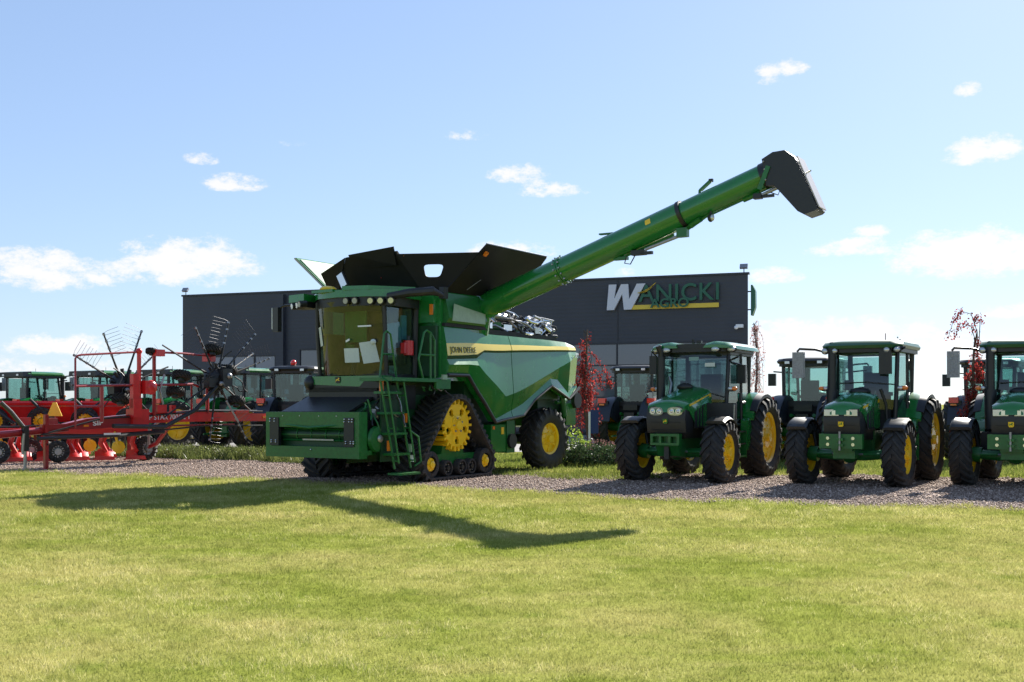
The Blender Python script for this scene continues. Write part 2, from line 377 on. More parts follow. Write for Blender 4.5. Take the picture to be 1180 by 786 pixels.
t.links.new(at.outputs['Fac'], rp.inputs[0]); t.links.new(rp.outputs[0], b.inputs['Base Color']); b.inputs['Roughness'].default_value = .85
me = np_mesh('gravel_stones', V.reshape(-1, 3), 3, loops, stm, {'tint': np.repeat(rs.rand(n), 6)})
tag(link('gravel_stones', me), 'loose brownish grey stones covering the gravel strip', 'gravel', kind='stuff')
# mown grass blades
n = 720000
yy = (rs.uniform(5.6**.75, 27**.75, n))**(1/.75); xx = rs.uniform(-1, 1, n)*(.48*yy+.8)
gf = gravel_front(xx); gb = gravel_back(xx)
keep = (yy < gf + .35*rs.rand(n)**3) | ((yy > gb-.2))
xx, yy = xx[keep], yy[keep]; n = len(xx)
scale = np.clip(yy/9, .8, 2.2); hgt = rs.uniform(.012, .040, n)*np.clip(yy/12, 1, 1.35); wd = rs.uniform(.0018, .0036, n)*scale
def vnoise(x, y, cell, seed):
    g = np.random.RandomState(seed).rand(256, 256); u = x/cell+500.3; v = y/cell+500.7; i = np.floor(u).astype(int); j = np.floor(v).astype(int); a_, b_ = u-i, v-j
    a_ = a_*a_*(3-2*a_); b_ = b_*b_*(3-2*b_); G = lambda p, q: g[p % 256, q % 256]
    return (G(i, j)*(1-a_)+G(i+1, j)*a_)*(1-b_)+(G(i, j+1)*(1-a_)+G(i+1, j+1)*a_)*b_
vn = .6*vnoise(xx, yy, .16, 1)+.4*vnoise(xx, yy, .05, 2); vp = .6*vnoise(xx, yy, .55, 5)+.4*vnoise(xx, yy, 1.7, 6)
hgt *= .55+1.0*vn**1.5+.35*(vp > .62)
btint = np.clip(rs.rand(n)*.75+.55*(vnoise(xx, yy, .11, 3)-.5)+.7*(vp-.42), 0, 1)
nearedge = np.exp(-np.abs(yy-gravel_front(xx))/.25); hgt *= 1+1.0*nearedge*rs.rand(n)
a = rs.uniform(0, 6.28, n); lean = rs.uniform(.2, 1.1, n)*hgt; la = rs.uniform(0, 6.28, n)
v0 = np.stack([xx-np.cos(a)*wd, yy-np.sin(a)*wd, np.zeros(n)], -1); v1 = np.stack([xx+np.cos(a)*wd, yy+np.sin(a)*wd, np.zeros(n)], -1)
v2 = np.stack([xx+np.cos(la)*lean, yy+np.sin(la)*lean, hgt], -1)
me = np_mesh('mown_grass', np.stack([v0, v1, v2], 1).reshape(-1, 3), 3, np.arange(3*n), ground_material('grass_blades', True), {'tint': np.repeat(btint, 3)})
tag(link('mown_grass', me), 'short mown grass with dry straw patches on the lawn', 'grass', kind='stuff')
# paved yard round the building
PAVE = mat('yard_paving', (.22, .21, .20), .85, var=.2, vscale=2, bump=.3, bscale=6)
mb = MB()
for i in range(10):
    x0, x1 = -60+12*i, -48+12*i
    mb.face([(x0, 37-.1*x0, .006), (x1, 37-.1*x1, .006), (x1, 85, .006), (x0, 85, .006)])
tag(mb.build('paved_yard', PAVE), kind='structure')

# ------------------------------------------------------------------ foliage helper
def leaf_mesh(name, pts, size, mtl, rs, droop=.5, tint=None, aspect=.6):
    """pts (n,3) leaf centres -> folded diamond leaves."""
    n = len(pts); s = size*rs.uniform(.6, 1.3, n)
    d = rs.normal(size=(n, 3)); d[:, 2] -= droop; d /= np.linalg.norm(d, axis=1)[:, None]
    e = rs.normal(size=(n, 3)); e -= d*(e*d).sum(1)[:, None]; e /= np.linalg.norm(e, axis=1)[:, None]
    nn = np.cross(d, e)
    a = pts - d*s[:, None]*.5; b_ = pts + e*s[:, None]*aspect*.5 + nn*s[:, None]*.1; c = pts + d*s[:, None]*.5; f = pts - e*s[:, None]*aspect*.5 + nn*s[:, None]*.1
    V = np.stack([a, b_, c, f], 1).reshape(-1, 3)
    tn = rs.rand(n) if tint is None else tint
    return np_mesh(name, V, 4, np.arange(4*n), mtl, {'tint': np.repeat(tn, 4)})

# ------------------------------------------------------------------ dealership hall
BA = Vector((-19.57, 65.5, 0)); BU = Vector((.9401, -.3408, 0)); BZ = math.atan2(BU.y, BU.x)   # local x along the facade, -y towards the viewer
CLAD = bpy.data.materials.new('charcoal_cladding'); CLAD.use_nodes = True
t = CLAD.node_tree; b = t.nodes['Principled BSDF']; b.inputs['Base Color'].default_value = (.034, .037, .047, 1); b.inputs['Roughness'].default_value = .5
tcn = t.nodes.new('ShaderNodeTexCoord'); wv = t.nodes.new('ShaderNodeTexWave'); wv.bands_direction = 'Z'; wv.inputs['Scale'].default_value = 1.6; wv.wave_profile = 'TRI'
t.links.new(tcn.outputs['Object'], wv.inputs['Vector']); bp = t.nodes.new('ShaderNodeBump'); bp.inputs['Strength'].default_value = .18; bp.inputs['Distance'].default_value = .02
t.links.new(wv.outputs['Fac'], bp.inputs['Height']); t.links.new(bp.outputs[0], b.inputs['Normal'])
nz = t.nodes.new('ShaderNodeTexNoise'); nz.inputs['Scale'].default_value = .6; t.links.new(tcn.outputs['Object'], nz.inputs['Vector'])
mx = t.nodes.new('ShaderNodeMix'); mx.data_type = 'RGBA'; mx.inputs[6].default_value = (.028, .031, .040, 1); mx.inputs[7].default_value = (.046, .048, .060, 1)
t.links.new(nz.outputs['Fac'], mx.inputs[0]); t.links.new(mx.outputs[2], b.inputs['Base Color'])
FRAME = mat('window_frame', (.02, .02, .025), .45)
PANE = mat('dark_window_glass', (.035, .040, .060), .08, spec=.9, coat=.5)
PANEL = mat('pale_gate_panel', (.30, .31, .36), .5)
hall = thing('dealership_hall', 'long charcoal clad dealership hall with flat roof behind the harvester', 'building', BA, BZ)
W_, H_ = 33.16, 8.0
mb = MB()   # footprint: long front, short sides running back
fp = [(0, 0), (W_, 0), (W_-2.6, 15.5), (4, 16.5)]
mb.prism(fp, 'z', 0, H_)
mb.build('wall', CLAD, hall)
mb = MB(); mb.prism([(-.06, -.06), (W_+.06, -.06), (W_+.06, .25), (-.06, .25)], 'z', H_, H_+.10); mb.build('parapet_cap', FRAME, hall)
mb = MB(); mb.box((6.77, -.13, H_/2-.06), (.5, .26, H_-.12), .02); mb.build('pillar', CLAD, hall)
for sx in (14.2, 20.4, 26.58):
    mb = MB(); mb.box((sx, -.012, 6.4), (.05, .024, 3.1)); mb.build('cladding_seam', FRAME, hall)
def window(x0, x1, z0, z1, cols, rows, pane=PANE):
    mb = MB(); fr = .07; zs = rows; xs_ = [x0+(x1-x0)*i/cols for i in range(cols+1)]
    for x in xs_: mb.box((x, -.05, (z0+z1)/2), (fr, .10, z1-z0))
    for z in zs: 
        for i in range(cols): mb.box(((xs_[i]+xs_[i+1])/2, -.045, z), (xs_[i+1]-xs_[i]-fr, .09, fr))
    f = mb.build('window', FRAME, hall)
    for i in range(cols):
        for za, zb in zip(zs[:-1], zs[1:]):
            mb = MB(); mb.box(((xs_[i]+xs_[i+1])/2, -.02, (za+zb)/2), (xs_[i+1]-xs_[i]-fr, .03, zb-za-fr)); mb.build('pane', pane, f)
window(20.4, 32.7, .1, 4.72, 4, [.15, 1.96, 2.8, 3.6, 4.7])
window(8.0, 19.6, .1, 4.72, 4, [.15, 1.96, 2.8, 3.6, 4.7])
PANEB = mat('bright_window_glass', (.13, .135, .17), .12, spec=.8, coat=.4)
window(2.2, 6.4, .1, 4.45, 3, [.15, 2.2, 3.2, 3.62, 4.4], PANEB)
mb = MB(); mb.box((7.75, -.11, 1.45), (1.4, .10, 2.8), .02); mb.build('gate_panel', PANEL, hall)
mb = MB(); mb.box((4.3, -.02, 3.56), (4.1, .12, .10)); mb.build('ledge', mat('pale_trim', (.5, .5, .55), .5), hall)
for lx, s in ((32.95, 1), (.15, -1)):
    mb = MB(); mb.m(FRAME).tube([(lx, .1, H_+.1), (lx, .1, H_+.28)], .025).m(GREY).box((lx, .05, H_+.40), (.38, .12, .24), .03, Matrix.Rotation(R(-35), 3, 'X')); mb.build('roof_floodlight', None, hall)
mb = MB(); mb.m(WHITE).box((32.78, -.16, 5.45), (.34, .30, .16), .03).ball((32.62, -.26, 5.38), .10); mb.build('wall_lamp', None, hall)
# sign
sg = thing('sign_lettering', 'white green and yellow sign lettering mounted high on the charcoal facade', 'sign', BA+BU*26.0+Vector((-.34, -.94, 0))*.05+Vector((0,0,6.42)), BZ)
SGW = mat('sign_white', (.62, .62, .66), .45); SGG = mat('sign_green', (.010, .105, .055), .4); SGY = mat('sign_yellow', (.72, .50, .04), .4)
mb = MB()   # big slanted W with four strokes
def stroke(xa, xb, wd): return [(xa, 0), (xa+wd, 0), (xb+wd, 1.32), (xb, 1.32)]
Wp = [(0,0),(.42,0),(.80,.66),(.95,0),(1.40,0),(2.0,1.32),(1.55,1.32),(1.24,.60),(1.10,1.32),(.78,1.32),(.50,.66),(.52,1.32),(.12,1.32)]
Wp = [(.05,0),(.42,0),(.86,.80),(.95,0),(1.33,0),(2.06,1.30),(1.62,1.30),(1.22,.52),(1.16,1.30),(.80,1.30),(.44,.56),(.55,1.30),(.16,1.30)]
mb.prism(Wp, 'y', -.16, 0); mb.build('letter', SGW, sg)
me = text_mesh('word', 'ANICKI', 1.22, .05, SGG, .012, 0, spacing=1.08); o = place_text('word', me, sg, (1.72, -.10, .38), (1,0,0), (0,0,1), 1.0)
me = text_mesh('word', 'AGRO', .62, .05, SGG, .012, 0, spacing=1.02); o2 = place_text('word', me, sg, (2.35, -.22, .06), (1,0,0), (0,0,1), 1.0)
bpy.context.view_layer.update()
o.scale.x *= (5.78-1.72)/o.dimensions.x if o.dimensions.x else 1
o2.scale.x *= 1.95/o2.dimensions.x if o2.dimensions.x else 1
mb = MB(); mb.prism([(1.20, 0), (5.75, 0), (5.75, .22), (1.32, .22)], 'y', -.10, -.01); mb.build('bar', SGY, sg)
mb = MB(); pts = []
for i in range(9):
    q = i/8; pts.append((1.68+.92*q, .82+.10*q+.38*q*q - .09*math.sin(q*3.14)))
lo = [(x, z) for x, z in pts]; hi = [(x, z+.015+.11*math.sin(math.pi*i/8)) for i, (x, z) in enumerate(pts)]
for i in range(8): mb.prism([lo[i], lo[i+1], hi[i+1], hi[i]], 'y', -.24, -.17)
mb.build('swoosh', SGY, sg)
mb = MB(); mb.box((2.42, -.12, .28), (.05, .05, .26)); mb.box((5.55, -.05, .55), (.08, .06, .5)); mb.build('bracket', FRAME, sg)
sb = thing('corner_sign_board', 'narrow green sign board projecting from the right hand corner of the hall', 'sign', BA+BU*33.35+Vector((0, .25, 0)), BZ)
mb = MB(); mb.prism([(0, 6.0), (.08, 6.0), (.22, 6.4), (.22, 7.2), (.08, 7.5), (0, 7.5)], 'y', 0, .5, .02); mb.build('board', SGG, sb)
mb = MB(); mb.box((-.08, .3, 6.3), (.3, .06, .06)); mb.box((-.08, .3, 7.2), (.3, .06, .06)); mb.build('bracket', FRAME, sb)

# ------------------------------------------------------------------ wheels
MC = {}
def tyre_mesh(Rr, rim, wd, lugs, lugh=.045):
    k = ('tyre', Rr, rim, wd)
    if k in MC: return MC[k]
    mb = MB(); mb.m(RUBBER); h = wd/2; Rc = Rr-lugh
    mb.lathe([(rim-.01, -h*.72), (rim+.03, -h*.86), ((rim+Rc)/2, -h*1.0), (Rc-.06, -h*.95), (Rc-.015, -h*.82), (Rc, -h*.4), (Rc+.004, 0), (Rc, h*.4), (Rc-.015, h*.82), (Rc-.06, h*.95), ((rim+Rc)/2, h*1.0), (rim+.03, h*.86), (rim-.01, h*.72)], 48)
    da = 2*math.pi/lugs
    for s in (-1, 1):
        for i in range(lugs):
            a0 = i*da + (da/2 if s > 0 else 0); loops = []
            for q, (yy, aa, ri, ro) in enumerate(((.02, .0, Rc-.02, Rr), (.35, .30, Rc-.02, Rr), (.72, .70, Rc-.03, Rr-.006), (.97, .95, Rc-.08, Rr-.03), (1.03, 1.0, Rc-.14, Rc-.06))):
                y = s*h*yy; a = a0 - aa*da*1.15; w_ = (.20 if q else .17)*da
                loops.append([(r*math.cos(a+sg_*w_), y, r*math.sin(a+sg_*w_)) for r, sg_ in ((ri, -1.15), (ri, 1.15), (ro, .8), (ro, -.8))])
            mb.loft(loops)
    MC[k] = mb.mesh('tyre'); return MC[k]
def rim_mesh(rim, wd, side, dish=.5, bolts=8, material=None):
    k = ('rim', rim, wd, side, dish)
    if k in MC: return MC[k]
    mb = MB(); mb.m(material or YELLOW); h = wd/2*.74; d = h*side
    fy = d*(1-dish)
    mb.lathe([(rim-.02, -d), (rim+.018, -d), (rim-.03, -d*.7), (rim-.03, d*.80), (rim+.012, d*.92), (rim+.018, d), (rim-.005, d), (rim-.045, d*.85), (rim-.055, fy*.9+d*.05), (rim*.80, fy), (rim*.52, fy+.03*side), (rim*.40, fy+.035*side), (rim*.38, fy+.05*side), (.10, fy+.05*side), (.09, fy+.12*side), (.001, fy+.12*side)], 40)
    for i in range(bolts):
        a = 2*math.pi*i/bolts; mb.box((rim*.46*math.cos(a), fy+.045*side, rim*.46*math.sin(a)), (.03, .035, .03), 0, Matrix.Rotation(-a, 3, 'Y'))
    for i in range(6):
        a = 2*math.pi*(i+.5)/6; mb.box(((rim*.70)*math.cos(a), fy+.015*side, rim*.70*math.sin(a)), (.10, .05, .05), .01, Matrix.Rotation(-a, 3, 'Y'))
    MC[k] = mb.mesh('rim'); return MC[k]
def wheel(parent, c, Rr, rim, wd, side, lugs=20, steer=0, dish=.5, rmat=None, spin=0.0):
    e = bpy.data.objects.new('wheel', tyre_hub_mesh()); COL.objects.link(e); e.parent = parent; e.location = c; e.rotation_euler = (0, spin, steer)
    link('tyre', tyre_mesh(Rr, rim, wd, lugs), e); link('rim', rim_mesh(rim, wd, side, dish, 8, rmat), e)
    return e
def tyre_hub_mesh():
    if 'hub' not in MC:
        mb = MB(); mb.m(DKGREEN).tube([(0, -.12, 0), (0, .12, 0)], .11, 12); MC['hub'] = mb.mesh('hub')
    return MC['hub']

# ------------------------------------------------------------------ combine harvester (local x forward, y left, z up)
cz = R(-121.5)
hv = thing('combine_harvester', 'large green tracked combine harvester with raised unloading auger and open black tank covers', 'combine harvester', (-2.46, 24.26, 0), cz)
# chassis
mb = MB(); mb.m(DKGREEN).box((-.8, 0, 1.35), (5.2, 1.7, .9), .04).box((.3, 0, 1.05), (.5, 1.9, .5), .04).m(BLACK).box((-2.6, 0, .95), (2.6, 1.2, .5), .05)
mb.m(GREEN2).tube([(-4.12, -1.1, .74), (-4.12, 1.1, .74)], .13, 12).box((-4.12, 0, .95), (.3, .6, .4), .03)
mb.m(BLACK).box((1.30, 0, 1.75), (1.3, 1.8, .5), .04).m(DKGREEN).box((-4.6, 0, 1.6), (1.3, 2.4, .7), .05)  # black box puts the shade of the gap under the cab into colour
mb.m(BLACK).tube([(1.9, -.8, 1.6), (1.3, -.5, .9), (.4, -.3, .8)], .09).tube([(1.9, .8, 1.6), (1.3, .5, .9), (.4, .3, .8)], .09)
mb.build('chassis', None, hv)
mb = MB(); mb.m(GREEN).box((-1.75, 1.20, .83), (.62, .5, .62), .03).m(YELLOW).box((-1.92, 1.457, 1.0), (.10, .012, .16)).m(ORANGE).box((-1.55, 1.457, 1.07), (.08, .012, .07)); mb.build('battery_box', None, hv)
mb = MB(); mb.m(GREEN2).box((-2.45, 1.15, .85), (.35, .4, .75), .03).tube([(-2.5, 1.3, .5), (-2.5, 1.3, 1.4)], .05).m(BLACK).lathe([(.001, -.04), (.17, -.04), (.17, .04), (.001, .04)], 20, (-2.45, 1.38, .75)); mb.build('drive_housing', None, hv)

# tracks
def hull_path(circles, n=14):
    """outer outline (counter-clockwise) round circles (x,z,r): sampled convex hull."""
    pts = []
    for cx, cz_, r in circles:
        for i in range(72): a = 2*math.pi*i/72; pts.append((cx+r*math.cos(a), cz_+r*math.sin(a)))
    pts = sorted(set(pts)); lo = []; up = []
    def cr(o, a, b): return (a[0]-o[0])*(b[1]-o[1])-(a[1]-o[1])*(b[0]-o[0])
    for p in pts:
        while len(lo) > 1 and cr(lo[-2], lo[-1], p) <= 1e-9: lo.pop()
        lo.append(p)
    for p in reversed(pts):
        while len(up) > 1 and cr(up[-2], up[-1], p) <= 1e-9: up.pop()
        up.append(p)
    return lo[:-1]+up[:-1]
def resample(pts, n):
    P = [Vector((p[0], p[1])) for p in pts]; P.append(P[0]); d = [0]
    for a, b in zip(P[:-1], P[1:]): d.append(d[-1]+(b-a).length)
    out = []; j = 0
    for i in range(n):
        s = d[-1]*i/n
        while d[j+1] < s: j += 1
        f = (s-d[j])/(d[j+1]-d[j]); p = P[j].lerp(P[j+1], f); t = (P[j+1]-P[j]).normalized(); out.append((p, t))
    return out, d[-1]
CIRC = [(.02, 1.155, .56), (1.02, .365, .275), (-1.02, .365, .275)]
def track(side):
    y0, y1 = (.86, 1.62) if side > 0 else (-1.62, -.86); yo = 1.62*side
    mb = MB(); mb.m(GREEN2).box((0, .5*(y0+y1), .42), (1.7, .34, .26), .05).prism([(-.5, .35), (.5, .35), (.25, 1.1), (-.2, 1.1)], 'y', .5*(y0+y1)-.16, .5*(y0+y1)+.16, .03)
    tr = mb.build('track_unit', None, hv)
    inner = hull_path(CIRC); mb = MB(); mb.m(TRACK)
    S_, Lt = resample(inner, 120); loops = []
    for p, t in S_:
        nrm = Vector((t.y, -t.x)); o = p + nrm*.035
        loops.append([(p.x, y0, p.y), (p.x, y1, p.y), (o.x, y1, o.y), (o.x, y0, o.y)])
    loops.append(loops[0])
    V = [[mb.bm.verts.new(q) for q in l] for l in loops[:-1]]
    for i in range(120):
        a, b = V[i], V[(i+1) % 120]
        for k in range(4):
            f = mb.bm.faces.new([a[k], a[(k+1) % 4], b[(k+1) % 4], b[k]]); f.material_index = mb.cur
    nl = 46; S2, _ = resample(inner, nl*4)     # chevron lugs outside, guide lugs inside
    for i in range(nl):
        for half, ph in ((0, 0), (1, 2)):
            lp = []
            for q in range(4):
                f = q/3; p, t = S2[(i*4+ph+int(round(f*6))) % (nl*4)]; nrm = Vector((t.y, -t.x)); ym = .5*(y0+y1)
                y = ym + (1 if half else -1)*f*(y1-y0)*.5
                a = p + nrm*.03; h = .13 if q else .10
                lp.append([(a.x-t.x*.045, y, a.y-t.y*.045), (a.x+t.x*.045, y, a.y+t.y*.045), (a.x+t.x*.028+nrm.x*h*.6, y, a.y+t.y*.028+nrm.y*h*.6), (a.x-t.x*.028+nrm.x*h*.6, y, a.y-t.y*.028+nrm.y*h*.6)])
            mb.loft(lp)
        p, t = S2[i*4]; nrm = Vector((t.y, -t.x)); c = p - nrm*.05
        M = Matrix(((t.x, 0, nrm.x), (0, 1, 0), (t.y, 0, nrm.y)))
        mb.box((c.x, .5*(y0+y1), c.y), (.06, .10, .10), 0, M)
    mb.build('track_belt', None, tr)
    # toothed yellow drive wheel with five oval holes
    cx, czz, r = CIRC[0]; mb = MB(); mb.m(YELLOW); ns = 60; ro, ri = .455, .19; d0, d1 = yo-.10*side, yo-.16*side
    holes = [(0.9 + k*2*math.pi/5) for k in range(5)]
    def plate(yf, yb):
        seg = 100; rr = [ro, .40, .36, .30, .24, ri]; grid = []
        for rad in rr: grid.append([(cx+rad*math.cos(2*math.pi*i/seg), czz+rad*math.sin(2*math.pi*i/seg)) for i in range(seg)])
        vf = [[mb.bm.verts.new((x, yf, z)) for x, z in row] for row in grid]; vb = [[mb.bm.verts.new((x, yb, z)) for x, z in row] for row in grid]
        solid = lambda j, i: not (j in (1, 2, 3) and any(abs(((2*math.pi*(i+.5)/seg-h+math.pi) % (2*math.pi))-math.pi) < (.24 if j == 2 else .17) for h in holes))
        for j in range(5):
            for i in range(seg):
                if not solid(j, i): continue
                k = (i+1) % seg
                q = [(vf[j][i], vf[j][k], vf[j+1][k], vf[j+1][i]), (vb[j][i], vb[j+1][i], vb[j+1][k], vb[j][k])]
                if not (0 < j and solid(j-1, i)) : q.append((vf[j][i], vb[j][i], vb[j][k], vf[j][k]))
                if not (j < 4 and solid(j+1, i)): q.append((vf[j+1][i], vf[j+1][k], vb[j+1][k], vb[j+1][i]))
                if not solid(j, (i-1) % seg): q.append((vf[j][i], vf[j+1][i], vb[j+1][i], vb[j][i]))
                if not solid(j, k): q.append((vf[j][k], vb[j][k], vb[j+1][k], vf[j+1][k]))
                for z in q:
                    f = mb.bm.faces.new(z); f.material_index = mb.cur
    plate(d0, d1); plate(d0-.42*side, d1-.42*side)
    nt_ = 22
    for i in range(nt_):
        a = 2*math.pi*i/nt_; M = Matrix.Rotation(-a, 3, 'Y')
        mb.box((cx+.50*math.cos(a), .5*(d0+d1)-.21*side, czz+.50*math.sin(a)), (.105, .50, .052), .012, M)
    mb.lathe([(ri+.01, d0-.02*side), (ri+.01, d0+.02*side), (.165, d0+.03*side), (.11, d0+.03*side), (.10, d0+.075*side), (.001, d0+.075*side)], 28, (cx, 0, czz))
    mb.lathe([(.16, d1), (.16, d1-.4*side)], 24, (cx, 0, czz))
    for i in range(14):
        a = 2*math.pi*i/14; mb.m(YELLOW if i % 3 else GREY).box((cx+.155*math.cos(a), d0+.04*side, czz+.155*math.sin(a)), (.032, .03, .032), .005, Matrix.Rotation(-a, 3, 'Y'))
    mb.build('drive_wheel', None, tr)
    for k, (ix, iz, ir) in enumerate(CIRC[1:]):
        mb = MB(); mb.m(RUBBER).lathe([(.17, yo-.03*side), (ir-.015, yo-.03*side), (ir, yo-.05*side), (ir, yo-.20*side), (.17, yo-.22*side)], 36, (ix, 0, iz))
        mb.m(BLACK).lathe([(.17, yo-.03*side), (.165, yo-.09*side), (.12, yo-.09*side)], 28, (ix, 0, iz))
        mb.m(YELLOW).lathe([(.15, yo-.085*side), (.135, yo-.06*side), (.08, yo-.05*side), (.075, yo-.005*side), (.05, yo+.005*side), (.001, yo+.01*side)], 28, (ix, 0, iz))
        for i in range(6):
            a = i*math.pi/3; mb.box((ix+.11*math.cos(a), yo-.05*side, iz+.11*math.sin(a)), (.025, .03, .025))
        mb.m(GREY).box((ix+.06, yo-.06*side, iz-.185), (.07, .03, .05), .01)
        mb.m(RUBBER).lathe([(.17, yo-.55*side), (ir, yo-.55*side), (ir, yo-.72*side), (.17, yo-.72*side)], 30, (ix, 0, iz))
        mb.build('idler_wheel', None, tr)
    for ix in (.40, -.13, -.50):
        mb = MB(); r_ = .17; iz = .265
        mb.m(RUBBER).lathe([(r_*.72, yo-.05*side), (r_-.01, yo-.05*side), (r_, yo-.07*side), (r_, yo-.19*side), (r_*.7, yo-.2*side)], 28, (ix, 0, iz))
        mb.m(BLACK).lathe([(r_*.74, yo-.055*side), (r_*.66, yo-.10*side), (r_*.35, yo-.10*side), (r_*.30, yo-.04*side), (.001, yo-.04*side)], 24, (ix, 0, iz))
        for i in range(6):
            a = i*math.pi/3; mb.m(GREY).box((ix+.085*math.cos(a), yo-.09*side, iz+.085*math.sin(a)), (.022, .03, .022))
        mb.build('track_roller', None, tr)
track(1); track(-1)
for s in (1, -1):
    wheel(hv, (-4.15, 1.26*s, .76), .77, .39, .52, s, 19, R(-4), .45)

# sculpted side panels: columns of (x px-derived, z) breakpoints, converted to metres on the panel plane
COLS = [(.47,3.24,2.88,2.62,2.545,2.43,2.235,2.23),(-.30,3.26,2.92,2.66,2.58,2.455,2.25,2.235),(-.66,3.17,2.93,2.69,2.60,2.445,1.905,1.885),(-.94,3.16,2.93,2.79,2.74,2.265,1.68,1.65),
 (-1.40,3.16,2.94,2.80,2.75,2.01,1.265,1.215),(-1.76,3.16,2.95,2.815,2.765,1.78,1.365,1.265),(-2.10,3.165,2.96,2.835,2.785,1.845,1.46,1.30),
 (-2.60,3.165,2.98,2.86,2.81,1.97,1.61,1.355),(-3.08,3.16,2.99,2.88,2.83,2.12,1.83,1.705),(-3.92,3.165,3.01,2.92,2.87,2.39,2.225,2.065),(-4.27,3.16,3.03,2.935,2.89,2.505,2.205,1.945),(-4.82,3.15,3.04,2.955,2.91,2.67,1.88,1.75),(-5.38,3.10,3.05,2.975,2.93,2.91,2.17,2.04)]
YOFF = (1.49, 1.565, 1.60, 1.575, 1.645, 1.575, 1.625)
def side_panel(cols, side, mirror_name='side_panel'):
    mb = MB(); grid = []; inner = []
    for c in cols:
        row = []
        for j in range(7): row.append(mb.bm.verts.new((c[0], side*(YOFF[j] - (.10 if c[0] < -5 else 0)), c[j+1])))
        grid.append(row); inner.append([mb.bm.verts.new((c[0], side*1.40, c[j+1])) for j in range(7)])
    def q(*v):
        f = mb.bm.faces.new(v); f.material_index = mb.cur
    mb.m(GREEN); mb.m(STRIPE); mb.m(DKGREEN)
    for i in range(len(cols)-1):
        for j in range(6):
            mb.m(STRIPE if j == 1 else DKGREEN if j == 2 else GREEN); q(grid[i][j], grid[i+1][j], grid[i+1][j+1], grid[i][j+1])
            mb.m(DKGREEN); q(inner[i][j], inner[i][j+1], inner[i+1][j+1], inner[i+1][j])
        mb.m(GREEN); q(grid[i][0], inner[i][0], inner[i+1][0], grid[i+1][0]); q(grid[i][6], grid[i+1][6], inner[i+1][6], inner[i][6])
    for i in (0, -1):
        for j in range(6): q(grid[i][j], grid[i][j+1], inner[i][j+1], inner[i][j])
    o = mb.build('side_panel', None, hv, 7)
    return o
for s in (1, -1):
    ca = [list(c) for c in COLS[:7]]; cb = [list(c) for c in COLS[6:]]
    ca[-1][0] += .012; cb[0][0] -= .012
    p1 = side_panel(ca, s); p2 = side_panel(cb, s)
    for p, cc in ((p1, COLS[:7]), (p2, COLS[6:])):
        pts = [(c[0], s*1.60, c[7]-.015) for c in cc]
        MB().m(BLACK).tube(pts, .040, 8).build('arch_trim', None, p)
    if s > 0:
        me = text_mesh('lettering', 'JOHN DEERE', .18, .004, mat('letter_grey', (.06, .08, .035), .5), 0, 0, 'LEFT', 1.06)
        o = place_text('lettering', me, p1, (.36, 1.602, 2.69), (-1, 0, .028), (0, -.13, 1), 1.0)
        bpy.context.view_layer.update(); o.matrix_local = o.matrix_local @ Matrix.Diagonal((.98/max(.1, o.dimensions.x), 1, 1, 1))
        me = text_mesh('model_number', 'X9', .16, .004, WHITE, .006, 0); o = place_text('model_number', me, p2, (-5.12, 1.62, 2.78), (-1, 0, 0), (0, -.1, 1))
# rear end: hood, chopper, spreader
mb = MB(); mb.m(GREEN).prism([(-5.33, 1.95), (-4.4, 2.3), (-4.4, 3.13), (-5.33, 3.05)], 'y', -1.38, 1.38, .03)
mb.m(DKGREEN).box((-2.6, 0, 2.4), (4.2, 2.7, 1.35), .03); mb.build('rear_body', None, hv)
mb = MB(); mb.m(GREEN2).prism([(-5.6, 1.0), (-4.9, 1.05), (-4.75, 1.8), (-5.2, 1.9), (-5.75, 1.35)], 'y', -.95, 1.05, .03).m(GREEN).box((-5.35, 1.22, 1.35), (.5, .30, .55), .03).m(GREEN2).tube([(-4.9, 1.35, 1.9), (-5.05, 1.35, 1.3)], .07).tube([(-4.7, 1.3, 1.65), (-5.2, 1.3, 1.7)], .05)
mb.m(BLACK).lathe([(.001, -.05), (.20, -.05), (.20, .05), (.001, .05)], 24, (-5.55, 1.42, 1.70)).m(REDLENS).box((-5.42, 1.2, 2.05), (.05, .2, .10)).m(ORANGE).box((-5.30, 1.52, 2.1), (.10, .02, .05)); mb.build('straw_chopper', None, hv)

# grain tank body
mb = MB(); mb.m(GREEN).prism([(-1.45, 2.1), (1.45, 2.1), (1.45, 3.98), (-1.45, 3.98)], 'x', -1.02, .55, .04).prism([(-1.45, 2.1), (.45, 2.1), (.45, 3.98), (-1.45, 3.98)], 'x', -2.5, -1.03, .04)
mb.m(GREEN).box((.60, 1.02, 3.62), (.14, .72, .62), .05).m(DKGREEN).box((.60, 1.03, 2.72), (.10, .78, 1.05), .04)
mb.m(GREEN2).prism([(1.44, 3.30), (1.53, 3.32), (1.60, 3.42), (1.48, 3.95), (1.44, 3.95)], 'x', -1.05, .42, .015)
mb.m(LGREEN).prism([(.30, 3.36), (-.98, 3.36), (-.98, 3.58), (.22, 3.72)], 'y', 1.585, 1.60)
mb.m(BLACKM).box((-.35, 1.47, 3.275), (1.65, .12, .07)).m(BLACK).box((.48, 1.50, 3.93), (.16, .12, .24), .02)
mb.m(ORANGE).box((.685, 1.33, 3.58), (.01, .09, .22)).m(WHITE).box((.657, .86, 2.86), (.01, .10, .10)).m(YELLOW).tube([(.67, .78, 3.45), (.69, .80, 3.9)], .02, 6)
mb.m(BLACKM).box((-.25, 0, 3.985), (1.4, 2.7, .04)).box((-1.75, -.5, 3.985), (1.4, 1.7, .04))
mb.build('grain_tank', None, hv)
